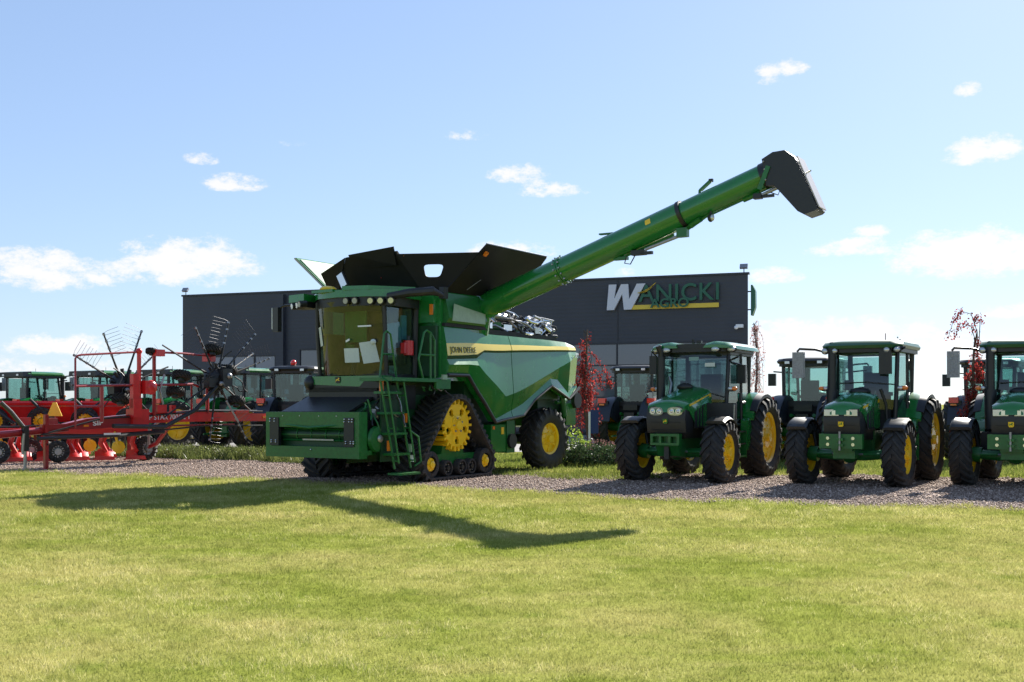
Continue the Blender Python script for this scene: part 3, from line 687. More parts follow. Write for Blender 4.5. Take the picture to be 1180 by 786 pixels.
# tank covers (folded open)
def flap(pts, th, nv, mats=(COVER, None)):
    mb = MB(); n = Vector(nv).normalized()*th; a = [Vector(p) for p in pts]; b = [p+n for p in a]
    mb.m(mats[0]); mb.loft([a, b]); return mb
FT = [(.60, -1.25, 4.02), (.60, 1.02, 4.02), (.72, .98, 4.30), (1.0, .66, 4.85), (1.0, -.12, 4.80), (1.0, -.85, 4.76), (.86, -1.05, 4.5)]
mb = MB(); mb.m(COVER)
# central front panel with a stepped top edge
mb.loft([[(.60, -1.25, 4.0), (.60, 1.02, 4.0), (1.0, .66, 4.80), (1.0, -.72, 4.76)], [(.56, -1.25, 4.02), (.56, 1.02, 4.02), (.96, .66, 4.82), (.96, -.72, 4.78)]])
mb.loft([[(.86, -.60, 4.52), (.92, .60, 4.52), (1.05, .60, 4.90), (1.05, -.60, 4.81)], [(.82, -.60, 4.53), (.88, .60, 4.53), (1.01, .60, 4.91), (1.01, -.60, 4.82)]])
mb.m(ORANGE).box((.93, .74, 4.72), (.02, .14, .05)).m(REDLENS).box((.80, .1, 4.30), (.01, .01, .01))
mb.build('tank_cover', None, hv)
def gusset(pa, pb, pc, pd, hole=None, th=.03):
    """quad pa-pb (bottom) pc-pd (top) with an optional rounded opening in (u,v)."""
    pa, pb, pc, pd = map(Vector, (pa, pb, pc, pd)); n = (pb-pa).cross(pd-pa).normalized()*th
    P = lambda u, v: (pa*(1-u)+pb*u)*(1-v)+(pd*(1-u)+pc*u)*v
    mb = MB(); mb.m(COVER)
    if hole is None: mb.loft([[pa, pb, pc, pd], [p+n for p in (pa, pb, pc, pd)]]); return mb
    u0, u1, v0, v1 = hole; uc, vc = (u0+u1)/2, (v0+v1)/2; K = 32; inn = []; out = []
    for i in range(K):
        a = 2*math.pi*(i+.5)/K; c_, s_ = math.cos(a), math.sin(a); e = 4.5
        sup = (abs(c_)**e+abs(s_)**e)**(-1/e); inn.append(P(uc+(u1-u0)/2*c_*sup, vc+(v1-v0)/2*s_*sup))
        k_ = min((1-uc)/c_ if c_ > 1e-6 else 1e9, -uc/c_ if c_ < -1e-6 else 1e9, (1-vc)/s_ if s_ > 1e-6 else 1e9, -vc/s_ if s_ < -1e-6 else 1e9)
        out.append([uc+k_*c_, vc+k_*s_])
    for cu, cv in ((0,0),(1,0),(1,1),(0,1)):
        j = min(range(K), key=lambda i: (out[i][0]-cu)**2+(out[i][1]-cv)**2); out[j] = [cu, cv]
    out = [P(*q) for q in out]
    V = [[mb.bm.verts.new(p) for p in r_] for r_ in (out, inn, [p+n for p in inn], [p+n for p in out])]
    for i in range(K):
        k = (i+1) % K
        for a, b in ((0,1),(1,2),(2,3),(3,0)):
            f = mb.bm.faces.new([V[a][i], V[a][k], V[b][k], V[b][i]]); f.material_index = 0
    return mb
gusset((.60, 1.02, 4.0), (.38, 1.46, 4.0), (.13, 2.17, 4.78), (1.0, .66, 4.75), (.30, .62, .36, .70)).build('tank_cover', None, hv)
gusset((.56, -1.46, 4.0), (.60, -1.24, 4.0), (1.0, -.72, 4.77), (.82, -1.55, 4.50)).build('tank_cover', None, hv)
mb = gusset((.42, 1.46, 3.98), (-2.45, 1.46, 4.02), (-2.45, 2.30, 4.97), (.08, 2.30, 4.95)); mb.m(ORANGE)
mb.box((-.06, 2.18, 4.79), (.09, .10, .13), 0, Matrix.Rotation(R(42), 3, 'X')); mb.m(GREY).tube([(.08, 2.31, 4.955), (-2.45, 2.31, 4.975)], .015, 6).tube([(-.3, 1.55, 4.07), (-.55, 1.75, 4.3)], .02, 6)
mb.build('tank_cover', None, hv)
mb = MB(); mb.m(GREEN).loft([[(.62, -1.46, 4.05), (-2.4, -1.46, 4.05), (-2.4, -2.28, 4.85), (.86, -2.30, 4.85)], [(.62, -1.42, 4.08), (-2.4, -1.42, 4.08), (-2.4, -2.25, 4.89), (.86, -2.27, 4.89)]])
mb.m(LGREEN).loft([[(.60, -1.55, 4.19), (-.6, -1.55, 4.19), (-.6, -2.22, 4.84), (.78, -2.22, 4.84)], [(.60, -1.54, 4.20), (-.6, -1.54, 4.20), (-.6, -2.21, 4.86), (.78, -2.21, 4.86)]])  # pale inner sheet holds the sunlight on this cover in its colour
mb.m(GREY).tube([(.62, -1.46, 4.05), (.86, -2.30, 4.87), (-2.4, -2.28, 4.87)], .022, 6); mb.build('tank_cover', None, hv)
# unloading auger
A0 = Vector((-1.15, 1.55, 3.80)); A1 = Vector((-1.15, 7.95, 6.0)); AD = (A1-A0).normalized(); AU = Vector((1, 0, 0)).cross(AD)*1.0; AU = AU if AU.z > 0 else -AU
Pa = lambda s_, x=0, u=0: A0 + AD*s_ + Vector((1, 0, 0))*x + AU*u
Lau = (A1-A0).length
mb = MB(); mb.m(GREEN).tube([Pa(-.35), Pa(.0), Pa(2.0)], .285, 28).tube([Pa(2.0), Pa(4.9)], .272, 28).tube([Pa(4.84), Pa(Lau)], .245, 28)
mb.tube([(-1.15, .9, 2.4), (-1.15, 1.15, 3.0), Pa(-.25)], [.30, .33, .30], 24)
for s_, r_ in ((1.98, .30), (2.03, .30), (Lau-.03, .26)): mb.tube([Pa(s_-.015), Pa(s_+.015)], r_, 28)
mb.m(BLACK).tube([Pa(4.86), Pa(4.94)], .285, 28)
for s_ in (1.94, 2.07):
    for i in range(14):
        a = 2*math.pi*i/14; mb.m(GREY).box(Pa(s_, .30*math.cos(a), .30*math.sin(a)), (.03, .03, .03))
au = mb.build('unloading_auger', None, hv)
mb = MB(); mb.m(YELLOW).lathe([(.001, 0)]*2, 3) if False else mb.m(YELLOW)
th0 = [R(x) for x in (8, 16, 24, 32)]
V = [[mb.bm.verts.new(Pa(s_, .2755*math.cos(a_), .2755*math.sin(a_))) for a_ in th0] for s_ in (4.18, 4.30)]
for i in range(3):
    f = mb.bm.faces.new([V[0][i], V[1][i], V[1][i+1], V[0][i+1]]); f.material_index = mb.cur
mb.build('warning_decal', None, au)
mb = MB(); mb.m(GREEN2).tube([Pa(3.35, .02, -.30), Pa(4.6, .02, -.31)], .028, 8).m(GREY).tube([Pa(3.95, .08, -.36), Pa(4.75, .08, -.40)], .035, 10).m(BLACK).box(Pa(3.78, .05, -.36), (.14, .30, .10), .02).box(Pa(3.95, .08, -.44), (.08, .26, .06), .02)
mb.m(GREEN2).box(Pa(4.8, .06, -.36), (.14, .22, .18), .03).box(Pa(3.35, 0, -.30), (.12, .30, .06), .02).m(BLACK).tube([Pa(3.75, .06, -.33), Pa(3.55, .1, -.52), Pa(3.42, .06, -.44), Pa(3.5, .06, -.33)], .012, 6)
mb.m(GREEN2).tube([Pa(4.9, 0, -.29), Pa(5.25, .1, -.27)], .06, 8).tube([Pa(5.0, .05, -.33), Pa(5.5, .05, -.22)], .03, 8).tube([Pa(5.0, .05, -.27), Pa(6.9, .05, -.27)], .014, 6)
mb.m(GREEN2).tube([Pa(5.35, 0, .22), Pa(5.38, 0, .30), Pa(5.46, 0, .33)], .03, 8).box(Pa(5.52, 0, .34), (.08, .26, .05), .01, Matrix.Rotation(R(38), 3, 'X')).m(BLACK).box(Pa(5.66, 0, .39), (.06, .08, .06), .01)
mb.m(GREEN2).box(Pa(3.3, 0, .285), (.10, .5, .03), .01)
mb.build('fold_linkage', None, au)
mb = MB(); c_ = Pa(5.45, .12, -.34); mb.m(BLACK).ball(c_, .075, (1, .8, 1.1)).tube([c_, c_+Vector((0, 0, .14))], .02, 6).m(LENS).ball(c_+Vector((.02, .045, 0)), .062, (.9, .7, 1.1)); mb.build('auger_lamp', None, au)
mb = MB(); mb.m(GREY).tube([Pa(6.45, .08, -.34), Pa(6.95, .08, -.33)], .035, 10).m(CHROME).tube([Pa(6.9, .08, -.33), Pa(7.55, .08, -.30)], .016, 8).m(BLACK).box(Pa(6.45, .08, -.33), (.12, .16, .10), .02).box(Pa(6.62, .08, -.40), (.07, .26, .05), .02).tube([Pa(6.7, .08, -.36), Pa(6.82, .08, -.47), Pa(6.9, .08, -.37)], .01, 6)
mb.m(GREEN2).tube([Pa(6.15, .02, -.26), Pa(6.5, .06, -.28)], .05, 8).box(Pa(6.72, .275, -.10), (.025, .09, .46), .01, Matrix.Rotation(R(-22), 3, 'X')).box(Pa(6.98, .10, -.24), (.2, .26, .06), .02); mb.build('spout_ram', None, au)
# spout: lofted black boot turning down
prof = [(Lau-.05, .25, .25, 0), (Lau+.20, .27, .29, -.02), (Lau+.42, .27, .33, -.06)]
mb = MB(); mb.m(BLACK)
def ring(c, ax, up, rx, ru, K=20, e=2.0):
    out = []
    for i in range(K):
        a = 2*math.pi*i/K; c_, s_ = math.cos(a), math.sin(a); sup = (abs(c_)**e+abs(s_)**e)**(-1/e)
        out.append(c + ax*rx*c_*sup + up*ru*s_*sup)
    return out
X_ = Vector((1, 0, 0)); Z_ = Vector((0, 0, 1)); Y_ = Vector((0, 1, 0))
SPO = [(7.89, 6.25), (8.10, 6.36), (8.33, 6.37), (8.52, 6.22), (8.95, 5.22), (8.90, 5.18), (8.70, 5.13), (8.58, 5.20), (8.12, 5.74), (7.98, 5.74)]
mb.prism([(y, z) for y, z in SPO], 'x', -1.41, -.89, .03); mb.tube([Pa(Lau-.12), Pa(Lau+.15)], .262, 24)
mb.m(GREEN2)
for y, z in ((7.97, 5.85), (7.95, 6.05), (7.93, 6.2)): mb.m(GREY).ball((-.875, y, z), .02, (1, 1, 1), 6)
sp_ = mb.build('spout', None, au, 40)
mb = MB(); mb.m(mat('spout_sky_sheen', (.42, .39, .38), .3))  # pale end plate: sky sheen on the black boot put into colour
q = [Vector((x, y, z)) for x, (y, z) in ((-1.38, (8.545, 6.235)), (-.92, (8.545, 6.235)), (-.92, (8.965, 5.245)), (-1.38, (8.965, 5.245)))]
mb.loft([q, [p+Vector((0, .02, .008)) for p in q]]); mb.build('spout_edge', None, au)

# engine bay: jumble of hoses and pipes behind the auger
er = random.Random(4)
mb = MB(); mb.m(BLACKM).box((-2.8, .6, 3.20), (3.3, 1.7, .16), .02).box((-2.7, .75, 3.40), (2.9, .5, .36), .05)
for i in range(130):
    x = er.uniform(-1.15, -4.4); y = er.uniform(.6, 1.42); z = 3.30+er.uniform(.02, .44)*(1-.22*(-x-1.5)/2.8); mb.m(er.choice([GREY, BLACK, BLACK, CHROME, GREY]))
    p = [Vector((x, y, z))]; d = Vector((er.choice([-1, 1])*er.uniform(.1, .22), er.uniform(-.08, .08), er.uniform(-.08, .08)))
    for k in range(5):
        d = d + Vector((er.uniform(-.06, .06), er.uniform(-.05, .05), er.uniform(-.09, .07))); q_ = p[-1]+d*.8
        q_.z = min(max(q_.z, 3.28), 3.80 - .14*max(0, -q_.x-1.5)/2.8); q_.x = min(max(q_.x, -4.5), -1.10); q_.y = min(max(q_.y, .6), 1.44); p.append(q_)
    mb.tube(p, er.uniform(.014, .040), 7)
for i in range(22):
    x = er.uniform(-1.3, -4.3); mb.m(er.choice([BLACK, GREY, GREEN2, CHROME])).box((x, er.uniform(.8, 1.3), 3.36+er.uniform(0, .12)), (er.uniform(.12, .3), er.uniform(.1, .2), er.uniform(.1, .22)), .02, Matrix.Rotation(er.uniform(-.5, .5), 3, 'Z'))
mb.m(CHROME).tube([(-3.4, 1.35, 3.42), (-3.75, 1.38, 3.36)], .085, 14).tube([(-4.05, 1.3, 3.50), (-4.3, 1.36, 3.36)], .08, 14).m(WHITE).box((-3.55, 1.44, 3.37), (.26, .02, .14), .01)
mb.m(GREY).tube([(-1.75, 1.3, 3.62), (-2.3, 1.32, 3.60)], .07, 12); mb.build('engine_bay', None, hv)
mb = MB(); mb.m(GREEN2).tube([(-2.6, .2, 3.2), (-2.6, .2, 3.95), (-4.1, .2, 3.72), (-4.75, .3, 3.25)], .02, 6).tube([(-4.1, .2, 3.72), (-4.1, .2, 3.2)], .015, 6).m(WHITE).box((-4.62, 1.25, 3.20), (.06, .06, .12), .01); mb.build('engine_deck_rail', None, hv)

# cab
def arc_front(x0, xb, yw, n=9): return [(x0 - (x0-xb)*(abs(2*i/(n-1)-1)**2.2), -yw+2*yw*i/(n-1)) for i in range(n)]
cab = bpy.data.objects.new('cab', None)
mb = MB(); mb.m(BLACK)
for s in (1, -1):
    mb.tube([(1.62, .88*s, 2.16), (1.68, .90*s, 3.0), (1.72, .88*s, 3.74)], .045, 8).tube([(.72, .92*s, 2.16), (.70, .95*s, 3.74)], .06, 8)
    mb.box((1.17, .93*s, 2.16), (1.0, .06, .12), .02).box((1.17, .93*s, 3.70), (1.0, .06, .10), .02)
mb.box((1.2, 0, 2.12), (1.3, 1.8, .10), .02).box((.66, 0, 2.9), (.08, 1.84, 1.6), .02).m(BROWN).box((.73, 0, 2.9), (.05, 1.7, 1.45)).box((1.15, 0, 3.66), (.95, 1.7, .06)).box((1.05, -.87, 2.65), (.9, .05, .9))
cab = mb.build('cab', None, hv)
pl = arc_front(1.98, 1.66, .87)
mb = MB(); mb.m(GLASSW)
zs = [2.20, 2.6, 3.0, 3.4, 3.70]; dx = [-.10, -.05, .0, .045, .075]
V = [[mb.bm.verts.new((x+d_, y, z)) for x, y in pl] for z, d_ in zip(zs, dx)]
for i in range(4):
    for j in range(len(pl)-1):
        f = mb.bm.faces.new([V[i][j], V[i][j+1], V[i+1][j+1], V[i+1][j]]); f.material_index = 0
mb.build('windscreen', None, cab)
for s in (1, -1):
    mb = MB(); mb.m(GLASS).prism([(.78, 2.22), (1.62, 2.22), (1.68, 3.65), (.76, 3.65)], 'y', .925*s, .93*s); mb.build('door', None, cab)
mb = MB(); mb.m(SEAT).box((1.05, 0, 2.55), (.5, .5, .12), .04).box((.86, 0, 2.95), (.14, .5, .75), .05).box((1.05, -.34, 2.75), (.45, .14, .08), .03).m(CABGREEN).box((1.0, -.42, 3.12), (.03, .58, .95), .01).m(BROWN).box((.79, .35, 3.0), (.04, .8, 1.1), .01); mb.build('operator_seat', None, cab)
mb = MB(); mb.m(BLACK).tube([(1.62, 0, 2.2), (1.48, 0, 2.85)], .05).lathe([(.19, -.015), (.205, 0), (.19, .015), (.175, 0), (.19, -.015)], 24, (1.46, 0, 2.87), 'z'); mb.build('steering_wheel', None, cab)
mb = MB(); mb.m(PAPER)
def sheet(yc, zc, wy, hz, tilt=0):
    def X(y, z):
        xx = np.interp(y, [p[1] for p in pl], [p[0] for p in pl]) + np.interp(z, zs, dx); return xx+.015
    c_, s_ = math.cos(tilt), math.sin(tilt); pts = [(yc+a*c_-b*s_, zc+a*s_+b*c_) for a, b in ((-wy/2,-hz/2),(wy/2,-hz/2),(wy/2,hz/2),(-wy/2,hz/2))]
    G = 6
    def Q(i, j):
        y = yc+(-wy/2+wy*i/G)*c_-(-hz/2+hz*j/G)*s_; z = zc+(-wy/2+wy*i/G)*s_+(-hz/2+hz*j/G)*c_; return (X(y, z), y, z)
    V = [[mb.bm.verts.new(Q(i, j)) for j in range(G+1)] for i in range(G+1)]
    for i in range(G):
        for j in range(G): mb.bm.faces.new([V[i][j], V[i+1][j], V[i+1][j+1], V[i][j+1]])
mb.bm.free()
for sh in ((.22, 2.60, .34, .29, .01), (.585, 2.66, .30, .43, .14), (-.74, 3.02, .16, .40, .12)):
    mb = MB(); mb.m(PAPER); sheet(*sh); mb.build('paper_sheet', None, cab)
mb = MB(); mb.m(BLUEISH).box((1.30, .84, 3.02), (.40, .03, .52), .02, Matrix.Rotation(.15, 3, 'Y')).box((1.02, .86, 3.20), (.16, .04, .50), .02).m(WHITE).box((1.45, .80, 2.95), (.16, .03, .4), .02); mb.build('door_reflection', None, cab)  # pale sheets stand in for the bluish reflection in the door glass
mb = MB(); mb.m(REDLENS if False else RED).tube([(1.02, .99, 2.62), (1.02, .99, 2.92)], .11, 14).m(BLACK).tube([(1.02, .99, 2.92), (1.02, .99, 3.02)], .04, 8).m(RED).box((1.12, .99, 2.76), (.2, .10, .22), .03); mb.build('fire_extinguisher', None, cab)
# cab roof with lamp bar
mb = MB(); mb.m(GREEN).prism([(.35, -1.05), (1.55, -1.12), (2.0, -.62), (2.12, 0), (2.0, .62), (1.60, 1.18), (.35, 1.05)], 'z', 3.78, 3.93, .04)
mb.prism([(1.2, -1.10), (1.98, -1.02), (1.86, -1.55), (1.25, -1.62)], 'z', 3.76, 3.92, .04)
mb.prism([(1.3, -.70), (2.10, -.70), (2.14, -.10), (1.3, -.10)], 'z', 3.90, 3.955, .02).prism([(1.2, .15), (2.14, .15), (1.98, .70), (1.2, 1.3)], 'z', 3.92, 4.0, .03)
mb.m(BLACK).prism([(.5, -1.0), (1.6, -1.05), (1.96, -.58), (2.07, 0), (1.96, .58), (1.64, 1.10), (.5, 1.0)], 'z', 3.60, 3.80, .02)
mb.prism([(1.4, -1.05), (1.93, -1.0), (1.82, -1.52), (1.4, -1.55)], 'z', 3.64, 3.77, .02)
mb.m(BLACK).tube([(1.75, 1.02, 3.78), (1.62, 1.45, 3.84), (1.35, 1.85, 3.88), (1.15, 1.95, 3.80)], [.07, .085, .09, .04], 10)
rf = mb.build('cab_roof', None, cab)
for (x, y, z, big) in ((2.06, .22, 3.86, 0), (2.02, .42, 3.86, 0), (1.93, .74, 3.85, 1), (1.85, .93, 3.85, 1), (1.76, 1.12, 3.85, 1), (1.90, -1.22, 3.72, 1), (1.87, -1.38, 3.71, 1), (2.0, -1.06, 3.73, 0)):
    mb = MB(); d_ = Vector((1, y*.35, -.1)).normalized(); c_ = Vector((x, y, z-.16 if y > -1 else z-.03))
    mb.m(BLACK).tube([c_-d_*.10, c_+d_*.06], .075, 14).m(LENS if big else GREY).tube([c_+d_*.055, c_+d_*.068], .058, 14); mb.build('work_lamp', None, cab)
mb = MB(); mb.m(YELLOW).ball((1.75, -.55, 4.0), .17, (1.2, 1, .45)); mb.build('satellite_receiver', None, cab)
mb = MB(); mb.m(BLACK).tube([(1.0, -.62, 3.95), (1.15, -.62, 4.15)], .02, 6).box((1.2, -.62, 4.25), (.06, .20, .34), .03, Matrix.Rotation(.5, 3, 'X')).m(CHROME).box((1.24, -.62, 4.25), (.012, .16, .30), .004, Matrix.Rotation(.5, 3, 'X')); mb.build('tank_mirror', None, cab)
mb = MB(); mb.m(BLACK).tube([(1.75, -1.45, 3.72), (1.80, -1.72, 3.72), (1.82, -1.90, 3.66)], .025, 8).box((1.82, -1.93, 3.42), (.10, .20, .52), .04, Matrix.Rotation(R(-12), 3, 'Z')).m(WHITE).box((1.80, -2.04, 3.45), (.10, .02, .46), .008, Matrix.Rotation(R(-12), 3, 'Z')); mb.build('mirror', None, cab)
mb = MB(); mb.m(BLACK).tube([(1.72, -.30, 2.30), (1.82, -.26, 2.30)], .02, 6).m(WHITE).box((2.0, .62, 3.18), (.012, .34, .03)).box((2.02, .20, 2.90), (.012, .10, .04), 0, Matrix.Rotation(.4, 3, 'X')).m(PAPER).ball((1.92, .78, 2.86), .06); mb.build('wiper', None, cab)
mb = MB(); mb.m(GREEN).prism([(-1.0, 2.02), (.45, 1.96), (.62, 2.09), (1.02, 2.09), (1.02, 2.18), (-1.0, 2.18)], 'x', 1.60, 1.96, .02).m(BLACK).prism([(.43, 1.93), (.98, 1.93), (.98, 2.10), (.62, 2.10)], 'x', 1.58, 1.97, .015).box((1.75, -.05, 1.90), (.4, 1.9, .10), .02).ball((1.94, -.88, 2.05), .13, (1, 1, 1.2)); cb = mb.build('cab_beam', None, cab)
emblem(cab, (1.968, -.10, 2.10), (0, 1, 0), (0, 0, 1), .13, BLACK, YELLOW)
# feeder house and front face plate
mb = MB(); mb.m(DKGREEN).prism([(2.75, .60), (2.75, 1.38), (1.1, 2.0), (1.1, 1.1)], 'y', -.98, .98, .03).m(BLACK).prism([(2.72, 1.40), (1.2, 2.0), (1.2, 2.04), (2.72, 1.46)], 'y', -.95, .80, .01).m(BLUEISH if False else GREY).prism([(2.30, 1.575), (1.75, 1.80), (1.75, 1.815), (2.30, 1.59)], 'y', -.45, .25)  # grey plate stands in for sky reflected by the glossy black cover
fh = mb.build('feeder_house', None, hv)
def rect_ring(mb, y0, y1, z0, z1, b, x0, x1, bt=None, bb=None):
    bt = bt or b; bb = bb or b
    mb.box(((x0+x1)/2, (y0+y1)/2, z1-bt/2), (x1-x0, y1-y0, bt), .015); mb.box(((x0+x1)/2, (y0+y1)/2, z0+bb/2), (x1-x0, y1-y0, bb), .015)
    for y in (y0+b/2, y1-b/2): mb.box(((x0+x1)/2, y, (z0+z1)/2+(bb-bt)/2), (x1-x0-.006, b, z1-z0-bt-bb), 0)
mb = MB(); mb.m(GREEN2); rect_ring(mb, -1.16, 1.26, .55, 1.45, .15, 2.70, 2.95, .30, .22)
mb.m(GREEN2).box((2.75, .05, .66), (.34, 2.44, .09), .02).tube([(2.90, -.95, 1.22), (2.97, 0, 1.14), (2.90, 1.05, 1.22)], .03, 8)
mb.m(BLACK)
for y in (-.92, 1.02): mb.box((2.93, y, 1.06), (.08, .24, .56), .03)
mb.m(CHROME)
for y in (-1.01, -.89, .93, 1.05, 1.12):
    for z in (.84, .88, 1.26, 1.31): mb.ball((2.975, y+.02*math.sin(9*z), z), .018, (1, 1, 1), 8)
for y in (-.7, -.25, .25, .7): mb.ball((2.955, y, 1.37), .012, (1, 1, 1), 6)
mb.ball((2.96, .05, .71), .02, (1, 1, 1), 8); mb.build('face_plate', None, fh)
mb = MB(); mb.m(DKGREEN).tube([(2.66, -.9, 1.0), (2.66, .98, 1.0)], .15, 18).m(BLACKM).box((2.45, .05, .98), (.1, 2.1, .6))  # drum coloured darker to hold the shade inside the opening
for y in (-.45, -.08, .30, .65): mb.m(GREEN2).tube([(2.66, y-.01, 1.0), (2.66, y+.01, 1.0)], .165, 18)
for i in range(8): a = i*math.pi/4; mb.m(GREEN2).box((2.66+.155*math.cos(a), .05, 1.0+.155*math.sin(a)), (.04, 1.8, .02), 0, Matrix.Rotation(-a, 3, 'Y'))
mb.m(GREY).box((2.80, .1, .90), (.02, .8, .03)); mb.build('feeder_drum', None, fh)
mb = MB()   # side drives of the feeder house
mb.m(GREEN2).lathe([(.001, -.05), (.24, -.05), (.26, 0), (.24, .06), (.10, .08), (.001, .08)], 26, (2.45, 1.28, .92)).m(GREEN2).prism([(2.35, .60), (2.75, .62), (2.0, 1.35), (1.55, 1.1)], 'y', 1.05, 1.16, .02)
mb.m(GREY).ball((2.45, 1.38, .93), .08, (1, .5, 1)).m(BLACK).lathe([(.001, 0), (.16, 0), (.16, .07), (.001, .07)], 20, (2.2, 1.12, 1.30)).m(BLACK)
for i in range(16):
    p = [Vector((er.uniform(2.0, 2.6), er.uniform(.98, 1.32), er.uniform(1.2, 1.7)))]
    d = Vector((er.uniform(-.12, .05), er.uniform(-.05, .07), er.uniform(-.12, .10)))
    for k in range(4): p.append(p[-1]+d+Vector((er.uniform(-.05, .05), er.uniform(-.04, .04), er.uniform(-.06, .06))))
    mb.m(er.choice([BLACK, BLACK, GREY, GREEN2])).tube(p, er.uniform(.012, .022), 6)
mb.m(GREY).box((2.35, 1.2, 1.42), (.16, .10, .18), .02).m(WHITE).box((2.1, 1.25, 1.15), (.06, .05, .08), .01); mb.build('feeder_drive', None, fh)
# platform, rails, ladder
mb = MB(); mb.m(GREEN2).box((1.50, 1.30, 2.09), (2.0, .80, .07), .01).box((.75, 1.66, 2.00), (.5, .06, .16), .01).m(GREY).box((.55, 1.55, 2.12), (.35, .25, .05), .01).m(GREEN2)
for p in ([(2.22, 1.18, 2.1), (2.10, 1.20, 3.0), (2.02, 1.20, 3.06), (1.92, 1.22, 3.0), (1.72, 1.22, 2.1)], [(2.16, 1.2, 2.60), (1.84, 1.22, 2.60)], [(1.42, 1.66, 2.1), (1.58, 1.66, 2.5), (1.40, 1.66, 3.04), (1.30, 1.66, 3.10), (1.16, 1.66, 3.05), (1.02, 1.66, 2.90), (1.02, 1.66, 2.1)], [(1.17, 1.66, 3.05), (1.17, 1.66, 2.1)], [(1.55, 1.66, 2.60), (1.02, 1.66, 2.60)]): mb.tube(p, .022, 8)
for i in range(10):
    p = [Vector((er.uniform(.5, 1.3), er.uniform(1.5, 1.72), er.uniform(1.85, 2.1)))]
    for k in range(4): p.append(p[-1]+Vector((er.uniform(-.14, .1), er.uniform(-.03, .03), er.uniform(-.09, .07))))
    mb.m(er.choice([BLACK, GREY, GREEN2])).tube(p, .014, 6)
mb.m(LGREEN).box((.78, 1.73, 2.16), (.16, .04, .10), .02); mb.build('platform', None, hv)
mb = MB(); mb.m(GREEN2)
lx = lambda q: (2.42-.24*q, 1.44+.16*q, 2.05-1.83*q)   # ladder line (x,y,z), q from top to bottom
for q in (.12, .34, .56, .78): mb.box(Vector(lx(q))+Vector((-.15, -.06, 0)), (.52, .28, .045), .01)
for dx_ in (-.42, .10):
    mb.tube([Vector(lx(0))+Vector((dx_, 0, 0)), Vector(lx(1))+Vector((dx_, 0, .12))], .024, 8)
    mb.tube([Vector(lx(0))+Vector((dx_, .02, .06)), Vector(lx(.02))+Vector((dx_, .16, .03)), Vector(lx(.9))+Vector((dx_, .14, .05))], .02, 8)
    for q in (.15, .5, .85): mb.tube([Vector(lx(q))+Vector((dx_, 0, 0)), Vector(lx(q))+Vector((dx_, .15, 0))], .014, 6)
mb.m(DKGREEN).box(Vector(lx(.45))+Vector((-.15, -.16, 0)), (.5, .03, 1.5), .01)
mb.m(ORANGE).box(Vector(lx(.12))+Vector((.02, -.08, .12)), (.10, .03, .22)).box(Vector(lx(.70))+Vector((.02, -.10, .02)), (.09, .03, .20)).box(Vector(lx(.42))+Vector((-.44, .05, .05)), (.02, .08, .18))
mb.m(GREEN2).box(Vector(lx(1))+Vector((-.18, .02, .02)), (.62, .34, .04), .01).m(WHITE).box(Vector(lx(.86))+Vector((-.46, .05, .05)), (.05, .08, .13), .01).m(LGREEN).box(Vector(lx(.72))+Vector((-.46, .05, .0)), (.05, .07, .16), .01)
mb.m(GREEN2).tube([Vector(lx(.55))+Vector((-.50, .05, .05)), Vector(lx(.60))+Vector((-.72, .10, .0)), Vector(lx(.9))+Vector((-.70, .08, .05)), Vector(lx(.97))+Vector((-.5, .05, .1))], .022, 8)
mb.m(GREY)
p = [Vector(lx(.05))+Vector((-.35, .02, -.1))]
for k in range(7): p.append(p[-1]+Vector((er.uniform(-.07, .05), .02, -.10)))
mb.tube(p, .018, 6); mb.m(BLACK).tube([q_+Vector((.05, .02, .02)) for q_ in p], .014, 6)
mb.build('ladder', None, hv)

